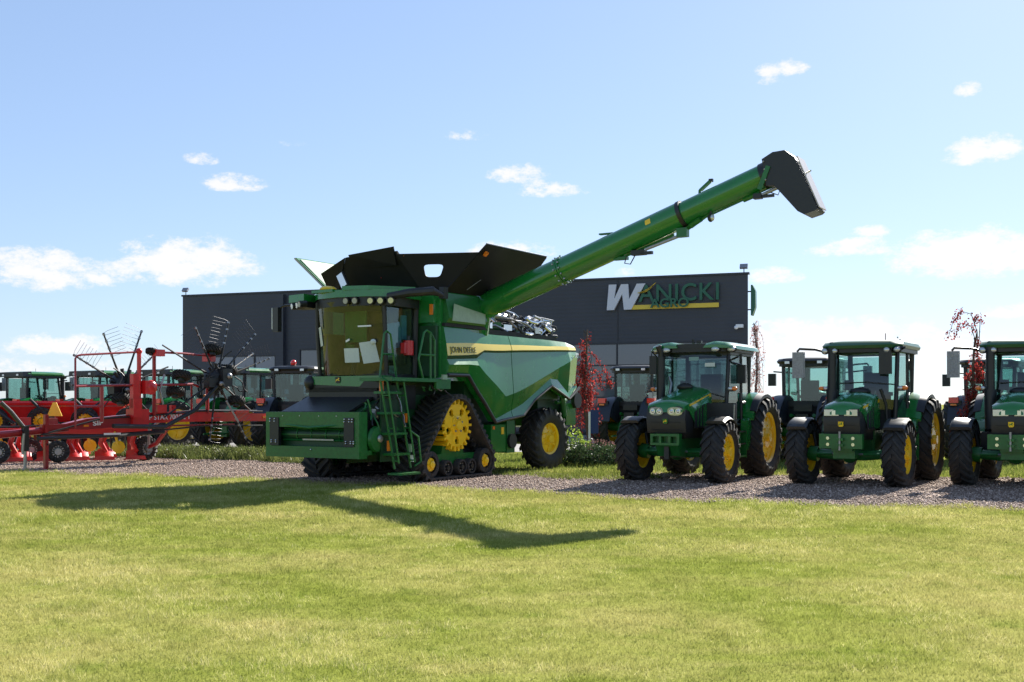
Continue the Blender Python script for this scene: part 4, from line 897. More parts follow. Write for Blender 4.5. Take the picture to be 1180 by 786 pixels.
# ------------------------------------------------------------------ tractors (local x forward, y left, origin under the front axle)
def make_tractor(label, group, style):
    A = style == 'A'; rear = style in ('R', 'G')
    t = thing('tractor', label, 'tractor', group=group)
    wb = 2.62 if A else 2.42; Rf, Rr = (.635, .865) if A else (.63, .86); tf, trr = .93, .92
    wf, wr = (.46, .56) if A else (.42, .52)
    for s in (1, -1):
        wheel(t, (0, tf*s, Rf), Rf, .37 if A else .38, wf, s, 18, R(0), .42)
        wheel(t, (-wb, trr*s, Rr), Rr, .565, wr, s, 20, 0, .34)
    # chassis: engine, transmission, axle
    mb = MB(); mb.m(GREEN2).box((-.3, 0, .80), (1.5, .42, .5), .04).box((-1.6, 0, .80), (1.6, .55, .55), .05).tube([(-wb, -.85, Rr), (-wb, .85, Rr)], .16, 14).m(BLACK).box((-.35, 0, 1.1), (1.3, .5, .4), .04)
    mb.m(GREEN2).box((-2.3, 0, .95), (.8, .6, .6), .05); mb.build('chassis', None, t)
    mb = MB(); mb.m(GREEN2).tube([(0, -.70, Rf), (0, -.3, Rf-.03), (0, .3, Rf-.03), (0, .70, Rf)], [.09, .10, .10, .09], 12).ball((0, 0, Rf-.02), .17, (1.1, 1, 1), 14)
    for s in (1, -1): mb.tube([(0, .62*s, Rf-.02), (0, .80*s, Rf)], .15, 14).tube([(.16, .30*s, Rf), (.16, .62*s, Rf)], .03, 8).m(GREY).tube([(.16, .12*s, Rf), (.16, .34*s, Rf)], .02, 8).m(GREEN2)
    mb.prism([(-.16, Rf+.02), (.16, Rf+.02), (.26, .86), (-.3, .86)], 'y', -.16, .16, .02); mb.build('front_axle', None, t)
    mb = MB(); mb.m(GREEN2)
    if A:
        mb.box((.62, 0, .98), (.16, .62, .05), .01).box((.62, 0, .80), (.16, .62, .05), .01)
        for y in (-.285, -.1, .1, .285): mb.box((.62, y, .89), (.15, .05, .14), .005)
        mb.box((.50, 0, .89), (.12, .5, .14)).prism([(.1, .5), (.45, .55), (.6, .78), (.1, .8)], 'y', -.24, .24, .02).m(BLACK).box((.55, 0, .62), (.1, .1, .26), .02)
    else:
        mb.box((.62, 0, .89), (.14, .82, .28), .03).m(CHROME)
        for y in (-.24, .24):
            for z in (.83, .95): mb.tube([(.68, y, z), (.71, y, z)], .032, 10)
        mb.m(GREY).tube([(.75, 0, .72), (.75, 0, 1.08)], .022, 8).m(GREEN2).box((.72, 0, .93), (.10, .14, .05), .01).box((.72, 0, .82), (.10, .14, .05), .01).box((.35, 0, .80), (.5, .40, .2), .03)
    mb.build('front_bracket', None, t)
    # hood
    hw = .43 if A else .36
    hz0, hzb = 1.66, 1.93
    if not A: hz0, hzb = 1.62, 1.80
    mb = MB(); mb.m(GREEN); secs = []
    for x, zt, wd in ((.66, hz0-.16, hw*.80), (.60, hz0-.05, hw*.93), (.45, hz0+.01, hw), (.0, hz0+.10, hw*1.0), (-.45, hz0+.19, hw), (-.92, hzb+(.02), hw*.98)):
        zb = zt-.30 if x > .3 else 1.12
        zb = {.66: zt-.06, .60: zt-.15, .45: zt-.20}.get(x, 1.12)
        secs.append([(x, -wd, zb), (x, -wd*1.0, zt-.12 if x < .4 else zt-.05), (x, -wd*.86, zt-.03), (x, -wd*.45, zt+.015), (x, 0, zt+.035), (x, wd*.45, zt+.015), (x, wd*.86, zt-.03), (x, wd, zt-.12 if x < .4 else zt-.05), (x, wd, zb)])
    mb.loft(secs, True, False)
    hood = mb.build('hood', None, t, 42)
    mb = MB(); mb.m(BLACK); lo = 1.02
    mb.prism([(.58, lo), (.645, hz0-.36), (.60, hz0-.16), (.2, hz0-.18), (.2, lo)], 'y', -hw*.97, hw*.97, .02)
    for z in (.30, .46): mb.m(BLACKM).box((.628-.02*(z > .4), 0, hz0-.12-z), (.02, hw*1.5, .012))
    mb.m(BLACKM)
    for s in (1, -1):
        mb.m(BLACKM).prism([(.15, 1.12), (.15, hz0-.22), (-.42, hz0-.05), (-.42, 1.12)], 'y', hw*s*1.0, (hw+.012)*s).m(GREEN)
        for x in (-.02, -.2, -.36): mb.box((x, (hw+.014)*s, 1.36), (.035, .012, .42))
    mb.build('grille', None, hood)
    for s in (1, -1):
        mb = MB(); mb.m(YELLOW).loft([[(.42, hw*s*1.006, hz0-.10), (.42, hw*s*1.006, hz0-.06), (-.90, hw*s*.985, hzb-.08), (-.90, hw*s*.985, hzb-.16)], [(.42, hw*s*1.0, hz0-.10), (.42, hw*s*1.0, hz0-.06), (-.90, hw*s*.97, hzb-.08), (-.90, hw*s*.97, hzb-.16)]]); mb.build('hood_stripe', None, hood)
        mb = MB(); mb.m(LENS)
        zc = hz0-.20
        if A:
            mb.loft([ring(Vector((.655, .205*s, zc)), Vector((.10*s*-1, 1, 0)).normalized(), Vector((.1, 0, 1)).normalized(), .155, .085, 20, 2.8), ring(Vector((.60, .205*s, zc)), Y_, Z_, .16, .09, 20, 2.8)])
            for q in (-.07, .07): mb.m(CHROME).tube([(.648-.01*abs(q), .205*s+q, zc), (.668, .205*s+q, zc)], .055, 14).m(LENS).ball((.664, .205*s+q, zc), .042, (.35, 1, 1), 12)
            mb.m(BLACK).loft([ring(Vector((.63, .205*s, zc)), Y_, Z_, .175, .105, 20, 2.8), ring(Vector((.57, .205*s, zc)), Y_, Z_, .18, .11, 20, 2.8)])
        else:
            mb.box((.625, .19*s, zc+.02), (.06, .27, .12), .02, Matrix.Rotation(R(12)*-s, 3, 'Z'))
            for q in (-.065, .065): mb.m(CHROME).box((.648-.01*s*q, .19*s+q, zc+.02), (.03, .10, .085), .012, Matrix.Rotation(R(12)*-s, 3, 'Z'))
            mb.m(BLACK).box((.60, .19*s, zc+.02), (.06, .29, .15), .02, Matrix.Rotation(R(12)*-s, 3, 'Z'))
        mb.build('headlight', None, hood)
    emblem(hood, (.662, 0, hz0-.40), (0, 1, 0), (.1, 0, 1), .10, YELLOW if not A else GREEN, GREEN if not A else YELLOW)
    # cab
    xf, xr = -.95, -.95-(1.55 if A else 1.50); cw = .80 if A else .72; zt = 2.69; zf = 1.15
    mb = MB(); mb.m(BLACK)
    for s in (1, -1):
        mb.tube([(xf, .70*cw*s/.8, zf), (xf+.02, cw*.93*s, 1.8), (xf-.12, cw*.92*s, zt)], .045, 8)
        mb.tube([(xr, cw*.86*s, 1.55), (xr+.02, cw*.9*s, zt)], .055, 8)
        mb.tube([(-1.72, cw*1.0*s, 1.2), (-1.70, cw*.99*s, zt)], .032, 8)
        mb.tube([(xf, cw*.93*s, zf+.05), (-1.7, cw*1.0*s, zf)], .04, 8).tube([(-1.7, cw*1.0*s, 1.62), (xr, cw*.9*s, 1.66)], .04, 8)
        mb.box(((xf+xr)/2-.05, cw*.94*s, zt+.01), (1.5, .07, .09), .02).m(BLACK)
    mb.box((xr, 0, 1.62), (.08, cw*1.7, .16), .02).box((xr, 0, zt), (.08, cw*1.8, .10), .02).box((xf-.1, 0, zt), (.08, cw*1.8, .10), .02)
    mb.m(BLACKM).box((-1.7, 0, 1.18), (1.4, cw*1.8, .08), .01).box((xr+.03, 0, 1.35), (.05, cw*1.7, .5), .01).box((xf-.02, 0, 1.45), (.08, 1.1, .7), .02)
    cab = mb.build('cab', None, t)
    mb = MB(); mb.m(GLASS)
    pts = [(xf+.02+.10*(1-(2*i/8-1)**2), -cw*.90+cw*1.8*i/8) for i in range(9)]
    V = [[mb.bm.verts.new((x+d, y, z)) for x, y in pts] for z, d in ((1.5, -.02), (1.9, 0), (2.3, -.05), (2.70, -.12))]
    for i in range(3):
        for j in range(8): mb.bm.faces.new([V[i][j], V[i][j+1], V[i+1][j+1], V[i+1][j]])
    mb.build('windscreen', None, cab)
    mb = MB(); mb.m(GLASS).box((xr-.01, 0, 2.16), (.008, cw*1.68, .92)); mb.build('rear_window', None, cab)
    for s in (1, -1):
        mb = MB(); mb.m(GLASS).loft([[(xf+.0, cw*.93*s, 1.22), (-1.70, cw*1.0*s, 1.22), (-1.68, cw*.99*s, 2.64), (xf-.10, cw*.93*s, 2.64)], [(xf+.0, cw*.92*s, 1.22), (-1.70, cw*.99*s, 1.22), (-1.68, cw*.98*s, 2.64), (xf-.10, cw*.92*s, 2.64)]])
        mb.m(BLACK).box((-1.62, cw*1.01*s, 1.75), (.04, .04, .20), .01); mb.build('door', None, cab)
        mb = MB(); mb.m(GLASS).loft([[(-1.74, cw*.99*s, 1.70), (xr, cw*.90*s, 1.72), (xr, cw*.90*s, 2.64), (-1.72, cw*.99*s, 2.64)], [(-1.74, cw*.98*s, 1.70), (xr, cw*.89*s, 1.72), (xr, cw*.89*s, 2.64), (-1.72, cw*.98*s, 2.64)]]); mb.build('side_window', None, cab)
    # seat, wheel
    mb = MB(); mb.m(SEAT).box((-1.85, 0, 1.62), (.48, .50, .14), .05).box((-2.08, 0, 1.96), (.14, .48, .62), .06).box((-1.85, -.30, 1.82), (.4, .10, .08), .03).box((-1.85, .30, 1.82), (.4, .10, .08), .03).m(BLACKM).box((-1.85, 0, 1.4), (.3, .3, .4), .03)
    mb.build('seat', None, cab)
    mb = MB(); mb.m(BLACK).tube([(-1.15, 0, 1.3), (-1.38, 0, 1.92)], .05, 8).lathe([(.18, -.015), (.20, 0), (.18, .015), (.165, 0), (.18, -.015)], 24, (-1.40, 0, 1.95), 'z').box((-1.12, 0, 1.80), (.14, .42, .16), .04).box((-1.5, -.42, 2.0), (.05, .18, .22), .02); mb.build('steering_wheel', None, cab)
    # roof
    rm = {'A': GREEN, 'B': mat('shaded_roof_green', (.007, .085, .020), .4, coat=.2), 'R': BLACK, 'G': GREEN}[style]  # style B: less glossy green, darkened to hold the roof's shade
    mb = MB(); ex = .0
    def rr_(x0, x1, y, c): return [(x0, -y+c), (x0+c, -y), (x1-c, -y), (x1, -y+c), (x1, y-c), (x1-c, y), (x0+c, y), (x0, y-c)]
    x0, x1 = xr-.22, xf+.12
    if A:
        mb.m(rm)
        for s in (1, -1):
            prof_ = [(.30*s, 2.80), (.34*s, 2.90), (.52*s, 2.945), (.76*s, 2.915), (.90*s, 2.845), (.925*s, 2.77), (.85*s, 2.765), (.6*s, 2.79)]
            lo_ = [[(xx_, y*k_, 2.80+(z-2.80)*h_) for y, z in prof_] for xx_, k_, h_ in ((x0, .93, .5), (x0+.10, .98, .9), (x0+.4, 1, 1), (x1-.25, 1, 1), (x1+.02, .98, .9), (x1+.09, .94, .45))]
            mb.loft(lo_)
        mb.prism([(x0+.05, -.30), (x1-.0, -.34), (x1-.0, .34), (x0+.05, .30)], 'z', 2.80, 2.885, .03)
        mb.m(BLACK).prism(rr_(x0+.10, x1+.02, cw*1.05, .15), 'z', 2.715, 2.81, .02).box((x1-.02, 0, 2.84), (.10, .66, .10), .02).tube([(x1-.1, 0, 2.9), (x1-.1, 0, 2.99)], .03, 8).box((x1-.1, .14, 2.93), (.08, .10, .06), .01)
    else:
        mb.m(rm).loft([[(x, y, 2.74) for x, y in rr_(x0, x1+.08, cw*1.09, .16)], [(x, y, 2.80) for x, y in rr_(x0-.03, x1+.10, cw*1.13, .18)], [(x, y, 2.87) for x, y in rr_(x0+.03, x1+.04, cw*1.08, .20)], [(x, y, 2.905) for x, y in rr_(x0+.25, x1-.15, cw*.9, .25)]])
        mb.m(BLACK).prism(rr_(x0+.06, x1+.02, cw*1.06, .15), 'z', 2.66, 2.745, .02)
        if style == 'G': mb.m(BLACK).loft([[(x0-.06, -cw*1.10, 2.69), (x0-.06, cw*1.10, 2.69), (x0-.06, cw*1.05, 2.87), (x0-.06, -cw*1.05, 2.87)], [(x0+.30, -cw*1.16, 2.70), (x0+.30, cw*1.16, 2.70), (x0+.30, cw*1.1, 2.90), (x0+.30, -cw*1.1, 2.90)]], True, True, .02)
        mb.m(BLACK).tube([(xf-.4, .5*cw, 2.88), (xf-.4, .5*cw, 3.06)], .008, 6)
    roof = mb.build('roof', None, t)
    for s in (1, -1):
        for y in ((.55, .86) if A else (.52, .72)):
            mb = MB(); xx = x1+(.06-.12*(y > .8) if A else .05); zz = 2.76 if A else 2.695
            mb.m(BLACK).ball((xx-.02, y*s*(cw/.8 if A else 1), zz), .082, (.8, 1.35 if A else 1, .85)).m(LENS).ball((xx+.03, y*s*(cw/.8 if A else 1), zz), .062, (.6, 1.45 if A else 1, .85)); mb.build('work_lamp', None, roof)
        mb = MB(); mb.m(BLACK).box((x0-.03, .45*s, 2.76), (.08, .16, .09), .02).m(LENS).box((x0-.075, .45*s, 2.76), (.012, .13, .07)); mb.build('rear_lamp', None, roof)
    # rear fenders
    fm = GREEN if style in ('A', 'B', 'G') else DKBLUE
    for s in (1, -1):
        mb = MB(); loops_o = []
        rF = Rr+.10; yi, yo_ = (.52, 1.04) if A else (.50, 1.0)
        for k in range(13):
            a = R(28 + k*(142/12)); x = -wb+rF*math.cos(a); z = Rr+rF*math.sin(a)*(1.02); ix = -wb+(rF-.03)*math.cos(a); iz = Rr+(rF-.03)*math.sin(a)
            loops_o.append([(x, yi*s, z+.02), (x, (yi+.3)*s, z+.02), (x, yo_*s, z-.02), (ix, (yo_+.01)*s, iz-.05), (ix, yi*s, iz)])
        mb.m(fm if style != 'B' else GREEN).loft(loops_o)
        mb.m(fm).prism([(-wb+.84*math.cos(R(a)), Rr+.95*math.sin(R(a))) for a in range(28, 171, 12)] + [(-wb-.3, 1.0), (-wb+.55, .85)], 'y', yi*s, (yi+.03)*s)
        if style in ('A', 'B'):
            # black extension on the outside and front skirt down to the step
            mb.m(BLACK); L2 = []
            for k in range(11):
                a = R(38 + k*11); x = -wb+(rF+.012)*math.cos(a); z = Rr+(rF+.012)*math.sin(a)*1.02; ix = -wb+(rF-.03)*math.cos(a); iz = Rr+(rF-.03)*math.sin(a)
                L2.append([(x, (yo_-.10)*s, z), (x, (yo_+.05)*s, z-.03), (ix, (yo_+.05)*s, iz-.04), (ix, (yo_-.10)*s, iz-.01)])
            mb.loft(L2)
            mb.m(GREEN).prism([(-wb+rF*math.cos(R(28)), Rr+rF*math.sin(R(28))), (-wb+rF*.80, 1.0), (-wb+.98, .62), (-wb+1.06, .62), (-wb+1.0, 1.25)], 'y', (yo_-.22)*s, (yo_-.05)*s, .015)
        fo = mb.build('fender', None, t)
        mb = MB(); 
        if rear: mb.m(BLACK).box((-wb-.62, .83*s, Rr+.78), (.12, .34, .14), .02).m(REDLENS).box((-wb-.66, .86*s, Rr+.86), (.14, .26, .16), .02).m(ORANGE).box((-wb-.69, .86*s, Rr+.73), (.08, .16, .05), .01)
        else: mb.m(REDLENS).box((-wb-.74, .80*s, Rr+.60), (.05, .24, .10), .015)
        mb.build('tail_light', None, fo)
    # steps, tank
    for s in (1, -1):
        mb = MB(); mb.m(BLACK).box((-1.25, .60*s, .78), (.85, .34, .52), .06)
        for k in range(3): mb.m(BLACK if k else GREEN2).box((-1.32, (.86+.05*k*0)*s, .50+.26*k), (.42, .22, .03), .005)
        mb.m(GREEN2).box((-1.10, .88*s, .74), (.03, .20, .55)).box((-1.53, .88*s, .74), (.03, .20, .55)); mb.build('step', None, t)
    # exhaust and air intake on the right
    mb = MB(); mb.m(BLACK)
    if A:
        mb.tube([(-.72, -.66, 1.1), (-.72, -.66, 1.75)], .085, 14).tube([(-.72, -.66, 1.7), (-.72, -.66, 2.62)], .095, 16).tube([(-.72, -.66, 2.58), (-.72, -.66, 2.72), (-.66, -.70, 2.86)], .06, 14)
        mb.m(BLACK).box((-.78, -.86, 2.45), (.06, .16, .40), .03).tube([(-.74, -.70, 2.55), (-.80, -.90, 2.75), (-.80, -.92, 2.6)], .018, 6).tube([(-.72, -.56, 1.7), (-.9, -.4, 1.6)], .05, 8)
        mb.m(GREY).tube([(-.86, -.54, 1.7), (-.92, -.50, 2.05), (-.95, -.56, 2.2)], .035, 8).m(ORANGE if False else GREY).box((-.64, -.86, 1.80), (.03, .10, .12), .02)
    else:
        mb.tube([(-.80, -.56, 1.1), (-.80, -.58, 1.9)], .12, 14).tube([(-.80, -.58, 1.85), (-.80, -.58, 2.76)], .085, 12).tube([(-.80, -.58, 2.70), (-.86, -.60, 2.86)], .055, 12)
    mb.build('exhaust', None, t)
    # mirrors
    for s in (1, -1):
        mb = MB(); mb.m(BLACK)
        if A:
            if s > 0: mb.tube([(xf-.08, cw*.95*s, 2.52), (xf+.05, cw*1.25*s, 2.60)], .022, 8).box((xf-.62, cw*1.06*s, 2.25), (.10, .20, .40), .04).tube([(xf-.2, cw*.95, 2.5), (xf-.62, cw*1.06, 2.45)], .02, 8)
            else: mb.tube([(xf-.1, -cw*.95, 2.5), (xf-.05, -cw*1.2, 2.5)], .02, 6)
        else:
            x_ = xf+.10; yo2 = (1.05 if s < 0 else .95)*cw/.72
            mb.tube([(xf-.10, cw*.92*s, 2.66), (x_, yo2*s*.9, 2.74), (x_+.02, (yo2+(.22 if s < 0 else -.42))*s, 2.76), (x_+.02, (yo2+(.27 if s < 0 else -.45))*s, 2.70)], .026, 8)
            if s < 0: mb.m(WRAP).box((x_+.02, (yo2+.24)*s, 2.42), (.13, .23, .54), .06)
            else: mb.m(BLACK).box((x_+.06, (yo2-.46)*s, 2.45), (.09, .24, .48), .05)
            if rear: mb.m(BLACK).tube([(xf-.2, cw*.95*s, 2.50), (xf-.2, (cw+.62)*s, 2.56)], .022, 8).box((xf-.2, (cw+.66)*s, 2.32), (.10, .22, .36), .04)
        mb.build('mirror', None, t)
    # indicator lamps, wiper
    for s in (1, -1):
        mb = MB(); y_ = (cw*1.06 if s > 0 else -cw*1.0); mb.m(BLACK).box((xf+.06, y_, 1.92), (.10, .16, .10), .02).m(ORANGE).ball((xf+.10, y_+.09*s, 1.93), .055, (.8, 1.2, .8)).m(LENS).ball((xf+.12, y_-.0*s, 1.93), .05, (.6, 1.1, .8)); mb.build('indicator_lamp', None, t)
    mb = MB(); mb.m(BLACK)
    if A: mb.tube([(xf+.14, -.05, 1.92), (xf+.12, .35, 1.86), (xf+.04, cw*.98, 1.72)], .014, 6).ball((xf+.20, -.12, 1.97), .15, (.7, 1.25, .55)).tube([(xf+.10, .10, 1.95), (xf+.06, .34, 1.3), (xf+.15, .36, 1.05)], .035, 8)
    else: mb.tube([(xf+.12, -.6*cw, 2.03), (xf+.14, .1, 2.05), (xf+.08, cw*.9, 2.0)], .012, 6).ball((xf+.15, -.02, 1.86), .17, (.7, 1.25, .5)); mb.tube([(-.70, .42, 1.9), (-.78, .50, 1.6), (-.80, .52, 1.2)], .03, 8)
    mb.build('wiper', None, cab)
    for y_, z_ in ((-.02, 2.58), (.40, 2.44)) if A else ():
        mb = MB(); mb.m(PAPER).box((xf+.06-.12*(z_ > 2.5)+.04*(z_ < 2.5)-.0, y_, z_), (.008, .22, .08)); mb.build('sticker', None, cab)
    if A:   # loader console beside the hood
        mb = MB(); mb.m(BLACK).box((-.62, .74, 1.40), (.10, .62, .46), .03).box((-.70, .92, 1.0), (.24, .14, .9), .03).m(GREY).tube([(-.56, 1.03, 1.60), (-.58, 1.0, .9)], .02, 6); mb.build('loader_console', None, t)
    # front fenders
    for s in (1, -1):
        mb = MB(); lp = []
        r0 = Rf+.07
        for k in range(9):
            a = R((62 if A else 48)+k*(88 if A else 100)/8); x = r0*math.cos(a); z = Rf+r0*math.sin(a); yi, yo_ = (tf-.20, tf+.21)
            lp.append([(x, yi*s, z-.02), (x, (yi+.05)*s, z+.012), (x, (yo_-.05)*s, z+.012), (x, yo_*s, z-.03), (x*.97, (yo_-.01)*s, z-.05), (x*.97, yi*s, z-.04)])
        mb.m(BLACK).loft(lp).tube([(-.05, (tf-.25)*s, Rf+.1), (-.10, (tf-.16)*s, Rf+.5), (-.06, (tf-.1)*s, Rf+r0-.02)], .03, 6); mb.build('front_fender', None, t)
    # rear linkage
    mb = MB(); xx = -wb
    for s in (1, -1): mb.m(GREEN2).tube([(xx-.15, .28*s, .60), (xx-.95, .40*s, .55)], .035, 8).tube([(xx-.25, .30*s, 1.25), (xx-.55, .38*s, .60)], .025, 8).tube([(xx-.1, .22*s, 1.2), (xx-.4, .32*s, 1.3)], .05, 8)
    mb.m(BLACK).tube([(xx-.2, 0, 1.05), (xx-.85, 0, 1.2)], .035, 8).box((xx-.35, 0, 1.22), (.2, .34, .22), .03).m(GREEN2).box((xx-.28, 0, .75), (.2, .3, .6), .03)
    if rear: mb.m(BLACK).box((xx-.30, 0, 1.50), (.10, .5, .18), .03)
    mb.build('rear_linkage', None, t)
    if style == 'B': 
        mb = MB(); mb.m(GREY).tube([(xr-.02, .35, 2.88), (xr-.02, .35, 3.05)], .015, 6); mb.m(WRAP).prism([(xr+.0, 2.96), (xr+.34, 2.93), (xr+.5, 2.95), (xr+.02, 3.0)], 'y', .30, .42, .01); mb.build('beacon', None, t)
    return t
def put(o, X, Y, deg_rz): o.location = (X, Y, 0); o.rotation_euler = (0, 0, R(deg_rz)); return o
# heading alpha: forward = (-sin a, -cos a) -> rz = -90 - a
ta = make_tractor('green tractor with smooth rounded hood and four round headlights, next to the harvester', None, 'A')
put(ta, 3.42, 22.80, -90-30)
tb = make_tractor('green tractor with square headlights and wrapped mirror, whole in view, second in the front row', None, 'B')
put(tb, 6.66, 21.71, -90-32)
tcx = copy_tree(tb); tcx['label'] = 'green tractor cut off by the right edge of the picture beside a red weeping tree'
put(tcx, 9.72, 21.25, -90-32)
trr = make_tractor('black roofed tractor seen from behind, just right of the blue and white banner', None, 'R')
GR = 'tractors parked with their backs to the lawn'
trr['group'] = GR
def rearput(o, px, Y, deg): put(o, (px-590)/1270*Y + 2.2*math.sin(R(deg)), Y + 2.2*math.cos(R(deg)), 90-deg); return o
rearput(trr, 733, 37.0, 27)
for px, Y, dg, lb in ((932, 30.8, 31, 'black roofed tractor seen from behind, between the two fully visible front row tractors'), (1142, 31.5, 31, 'black roofed tractor seen from behind, mostly hidden by the tractor at the right edge')):
    c = copy_tree(trr); c['label'] = lb; rearput(c, px, Y, dg)
tg = make_tractor('tractor with green roof seen from behind through the folded rake, nearest to the harvester header', None, 'G'); tg['group'] = GR
rearput(tg, 272, 39.5, 31)
for px, Y, lb in ((186, 41.0, 'green roofed tractor seen from behind through the tall red posts of the rake'), (108, 42.5, 'green roofed tractor seen from behind through the red tube hoop at the left'), (26, 44.0, 'leftmost green roofed tractor wholly in view, behind the red drill hoppers'), (-52, 45.0, 'tractor at the left edge of the picture with only its side mirror in view')):
    c = copy_tree(tg); c['label'] = lb; rearput(c, px, Y, 31)
c = copy_tree(trr); c['label'] = 'dark roofed tractor with a red beacon, seen from behind just left of the harvester cab'; rearput(c, 340, 37.5, 10)
mb = MB(); mb.m(REDLENS).ball((-2.35, 0, 3.0), .10, (1, 1, 1.1)).m(BLACK).box((-2.35, 0, 2.9), (.16, .16, .05), .01); mb.build('beacon', None, c)

# ------------------------------------------------------------------ folded twin rotor hay rake (local x along the machine, -y towards the lawn)
rk = thing('hay_rake', 'red hay rake with two folded black rotors and tines standing upright, left of the harvester', 'hay rake', (-9.76, 29.5, 0), R(56))
mb = MB(); mb.m(RED).loft([[(-.2, -.10, 1.10), (-.2, .10, 1.10), (-.2, .10, 1.38), (-.2, -.10, 1.38)], [(1.6, -.10, 1.12), (1.6, .10, 1.12), (1.6, .10, 1.40), (1.6, -.10, 1.40)], [(4.3, -.09, 1.10), (4.3, .09, 1.10), (4.3, .09, 1.32), (4.3, -.09, 1.32)]], True, True, .01)
mb.m(DKRED).loft([[(-2.5, -.10, .98), (-2.5, .10, .98), (-2.5, .10, 1.12), (-2.5, -.10, 1.12)], [(-1.9, -.11, .96), (-1.9, .11, .96), (-1.9, .11, 1.24), (-1.9, -.11, 1.24)], [(-.2, -.11, 1.06), (-.2, .11, 1.06), (-.2, .11, 1.36), (-.2, -.11, 1.36)]], True, True, .01)
mb.m(DKRED).box((.2, 0, 1.02), (5.6, .10, .05), .01).m(RED).box((-.35, -.05, 1.25), (.5, .3, .45), .03).box((3.2, 0, 1.38), (.5, .3, .10), .02)
mb.m(ORANGE).box((4.15, -.105, 1.22), (.22, .02, .06)).box((-1.95, -.12, 1.06), (.14, .02, .05)).m(BLACK)
for y, z in ((-.14, 1.00), (.10, 1.44), (-.13, 1.42)): mb.tube([(-3.2, y, .86), (-1.5, y, z-.18), (0, y, z-.12), (1.8, y, z), (4.0, y, z-.03)], .022, 6)
mb.build('main_beam', None, rk)
me = text_mesh('lettering', 'SIP STAR 700/22 T', .19, .003, WHITE, .002, 0); o = place_text('lettering', me, rk, (-.17, -.106, 1.185), (1, 0, .01), (0, 0, 1)); bpy.context.view_layer.update(); o.matrix_local = o.matrix_local @ Matrix.Diagonal((1.52/max(.1, o.dimensions.x), 1, 1, 1))
me = text_mesh('lettering', 'SIP', .17, .003, WHITE, .004, 0); place_text('lettering', me, rk, (-1.75, -.116, 1.06), (1, 0, .06), (0, 0, 1), 1.5)
mb = MB(); mb.m(DKRED)
rad = .026
mb.tube([(-2.31, -.2, 1.0), (-2.31, -.2, 2.74), (-2.26, -.2, 2.81), (-2.15, -.2, 2.84), (-.42, -.2, 2.98)], rad, 8).tube([(-2.31, -.2, 2.05), (-1.0, -.2, 2.10), (-.3, -.2, 2.10)], .03, 8).tube([(-2.31, -.2, 1.55), (-1.5, -.2, 1.55)], .03, 8).tube([(-1.55, -.2, 1.15), (-1.55, -.2, 2.08)], .05, 8)
mb.tube([(.10, -.15, 1.3), (.10, -.15, 3.02)], .05, 8).tube([(.10, -.15, 3.0), (1.1, -.15, 3.0), (2.07, -.15, 2.96)], .03, 8).tube([(.10, -.15, 2.12), (1.4, -.15, 2.16), (1.6, -.15, 2.1)], .035, 8).tube([(1.35, -.15, 1.4), (1.35, -.15, 2.12)], .03, 8).tube([(1.95, -.1, 1.35), (1.95, -.1, 2.5)], .05, 8)
mb.m(RED).ball((-.42, -.2, 3.0), .085).tube([(-.42, -.2, 1.3), (-.42, -.2, 3.0)], .055, 10).box((-.56, -.2, 1.95), (.18, .14, .9), .04).box((-.52, -.2, 1.5), (.26, .18, .5), .04).box((-.2, -.25, 2.05), (.3, .25, .35), .05).ball((-.12, -.3, 2.05), .18, (1, .7, 1.1)).box((.35, -.1, 1.48), (.3, .14, .22), .02).box((.75, -.1, 1.48), (.14, .10, .2), .02).box((2.05, -.05, 2.92), (.30, .22, .22), .04).box((.20, -.2, 2.98), (.28, .2, .18), .03)
mb.build('guard_frame', None, rk)
def rotor(cx, cz_, y0, tips, tine_side, extra):
    mb = MB(); mb.m(BLACK)
    c = Vector((cx, y0, cz_))
    mb.lathe([(.001, -.22), (.16, -.22), (.30, -.12), (.34, 0), (.34, .14), (.25, .2), (.001, .2)], 24, c).box(c+Vector((.1, -.2, .05)), (.34, .3, .5), .05).box(c+Vector((-.25, -.1, -.1)), (.4, .25, .25), .05)
    for i in range(11):
        a = 2*math.pi*i/11; mb.tube([c+Vector((.26*math.cos(a), -.05, .26*math.sin(a))), c+Vector((.46*math.cos(a), -.03, .46*math.sin(a)))], .05, 8)
    mb.m(GREY).ball(c+Vector((.15, -.34, .10)), .09).ball(c+Vector((-.1, -.3, -.12)), .07).m(BLACK)
    for i in range(12):
        p = [c+Vector((er.uniform(-.4, .4), er.uniform(-.4, -.15), er.uniform(-.45, .4)))]
        d = Vector((er.uniform(-.12, .12), er.uniform(-.04, .04), er.uniform(-.14, .10)))
        for k in range(4): p.append(p[-1]+d+Vector((er.uniform(-.06, .06), 0, er.uniform(-.08, .05))))
        mb.tube(p, er.uniform(.012, .02), 6)
    rt = mb.build('rotor', None, rk)
    for (tx, tz, ty, tl) in tips:
        tip = Vector((tx, y0+ty, tz)); d = (tip-c); L_ = d.length; d.normalize(); perp = Vector((-d.z, 0, d.x))*tine_side
        mb = MB(); mb.m(BLACK).tube([c+d*.3, tip], [.030, .022], 8)
        for k in range(4 if tl else 0):
            b0 = tip - d*(.04+.20*k); mb.m(GREY).box(b0, (.05, .05, .05), .01, Matrix.Rotation(-math.atan2(d.z, d.x), 3, 'Y')).m(TINE)
            for j in (-.03, .03): mb.tube([b0+d*j, b0+d*(j*1.6)+perp*.16*tl, b0+d*(j*1.9-.03)+perp*.55*tl], .0045, 4)
        mb.build('tine_arm', None, rt)
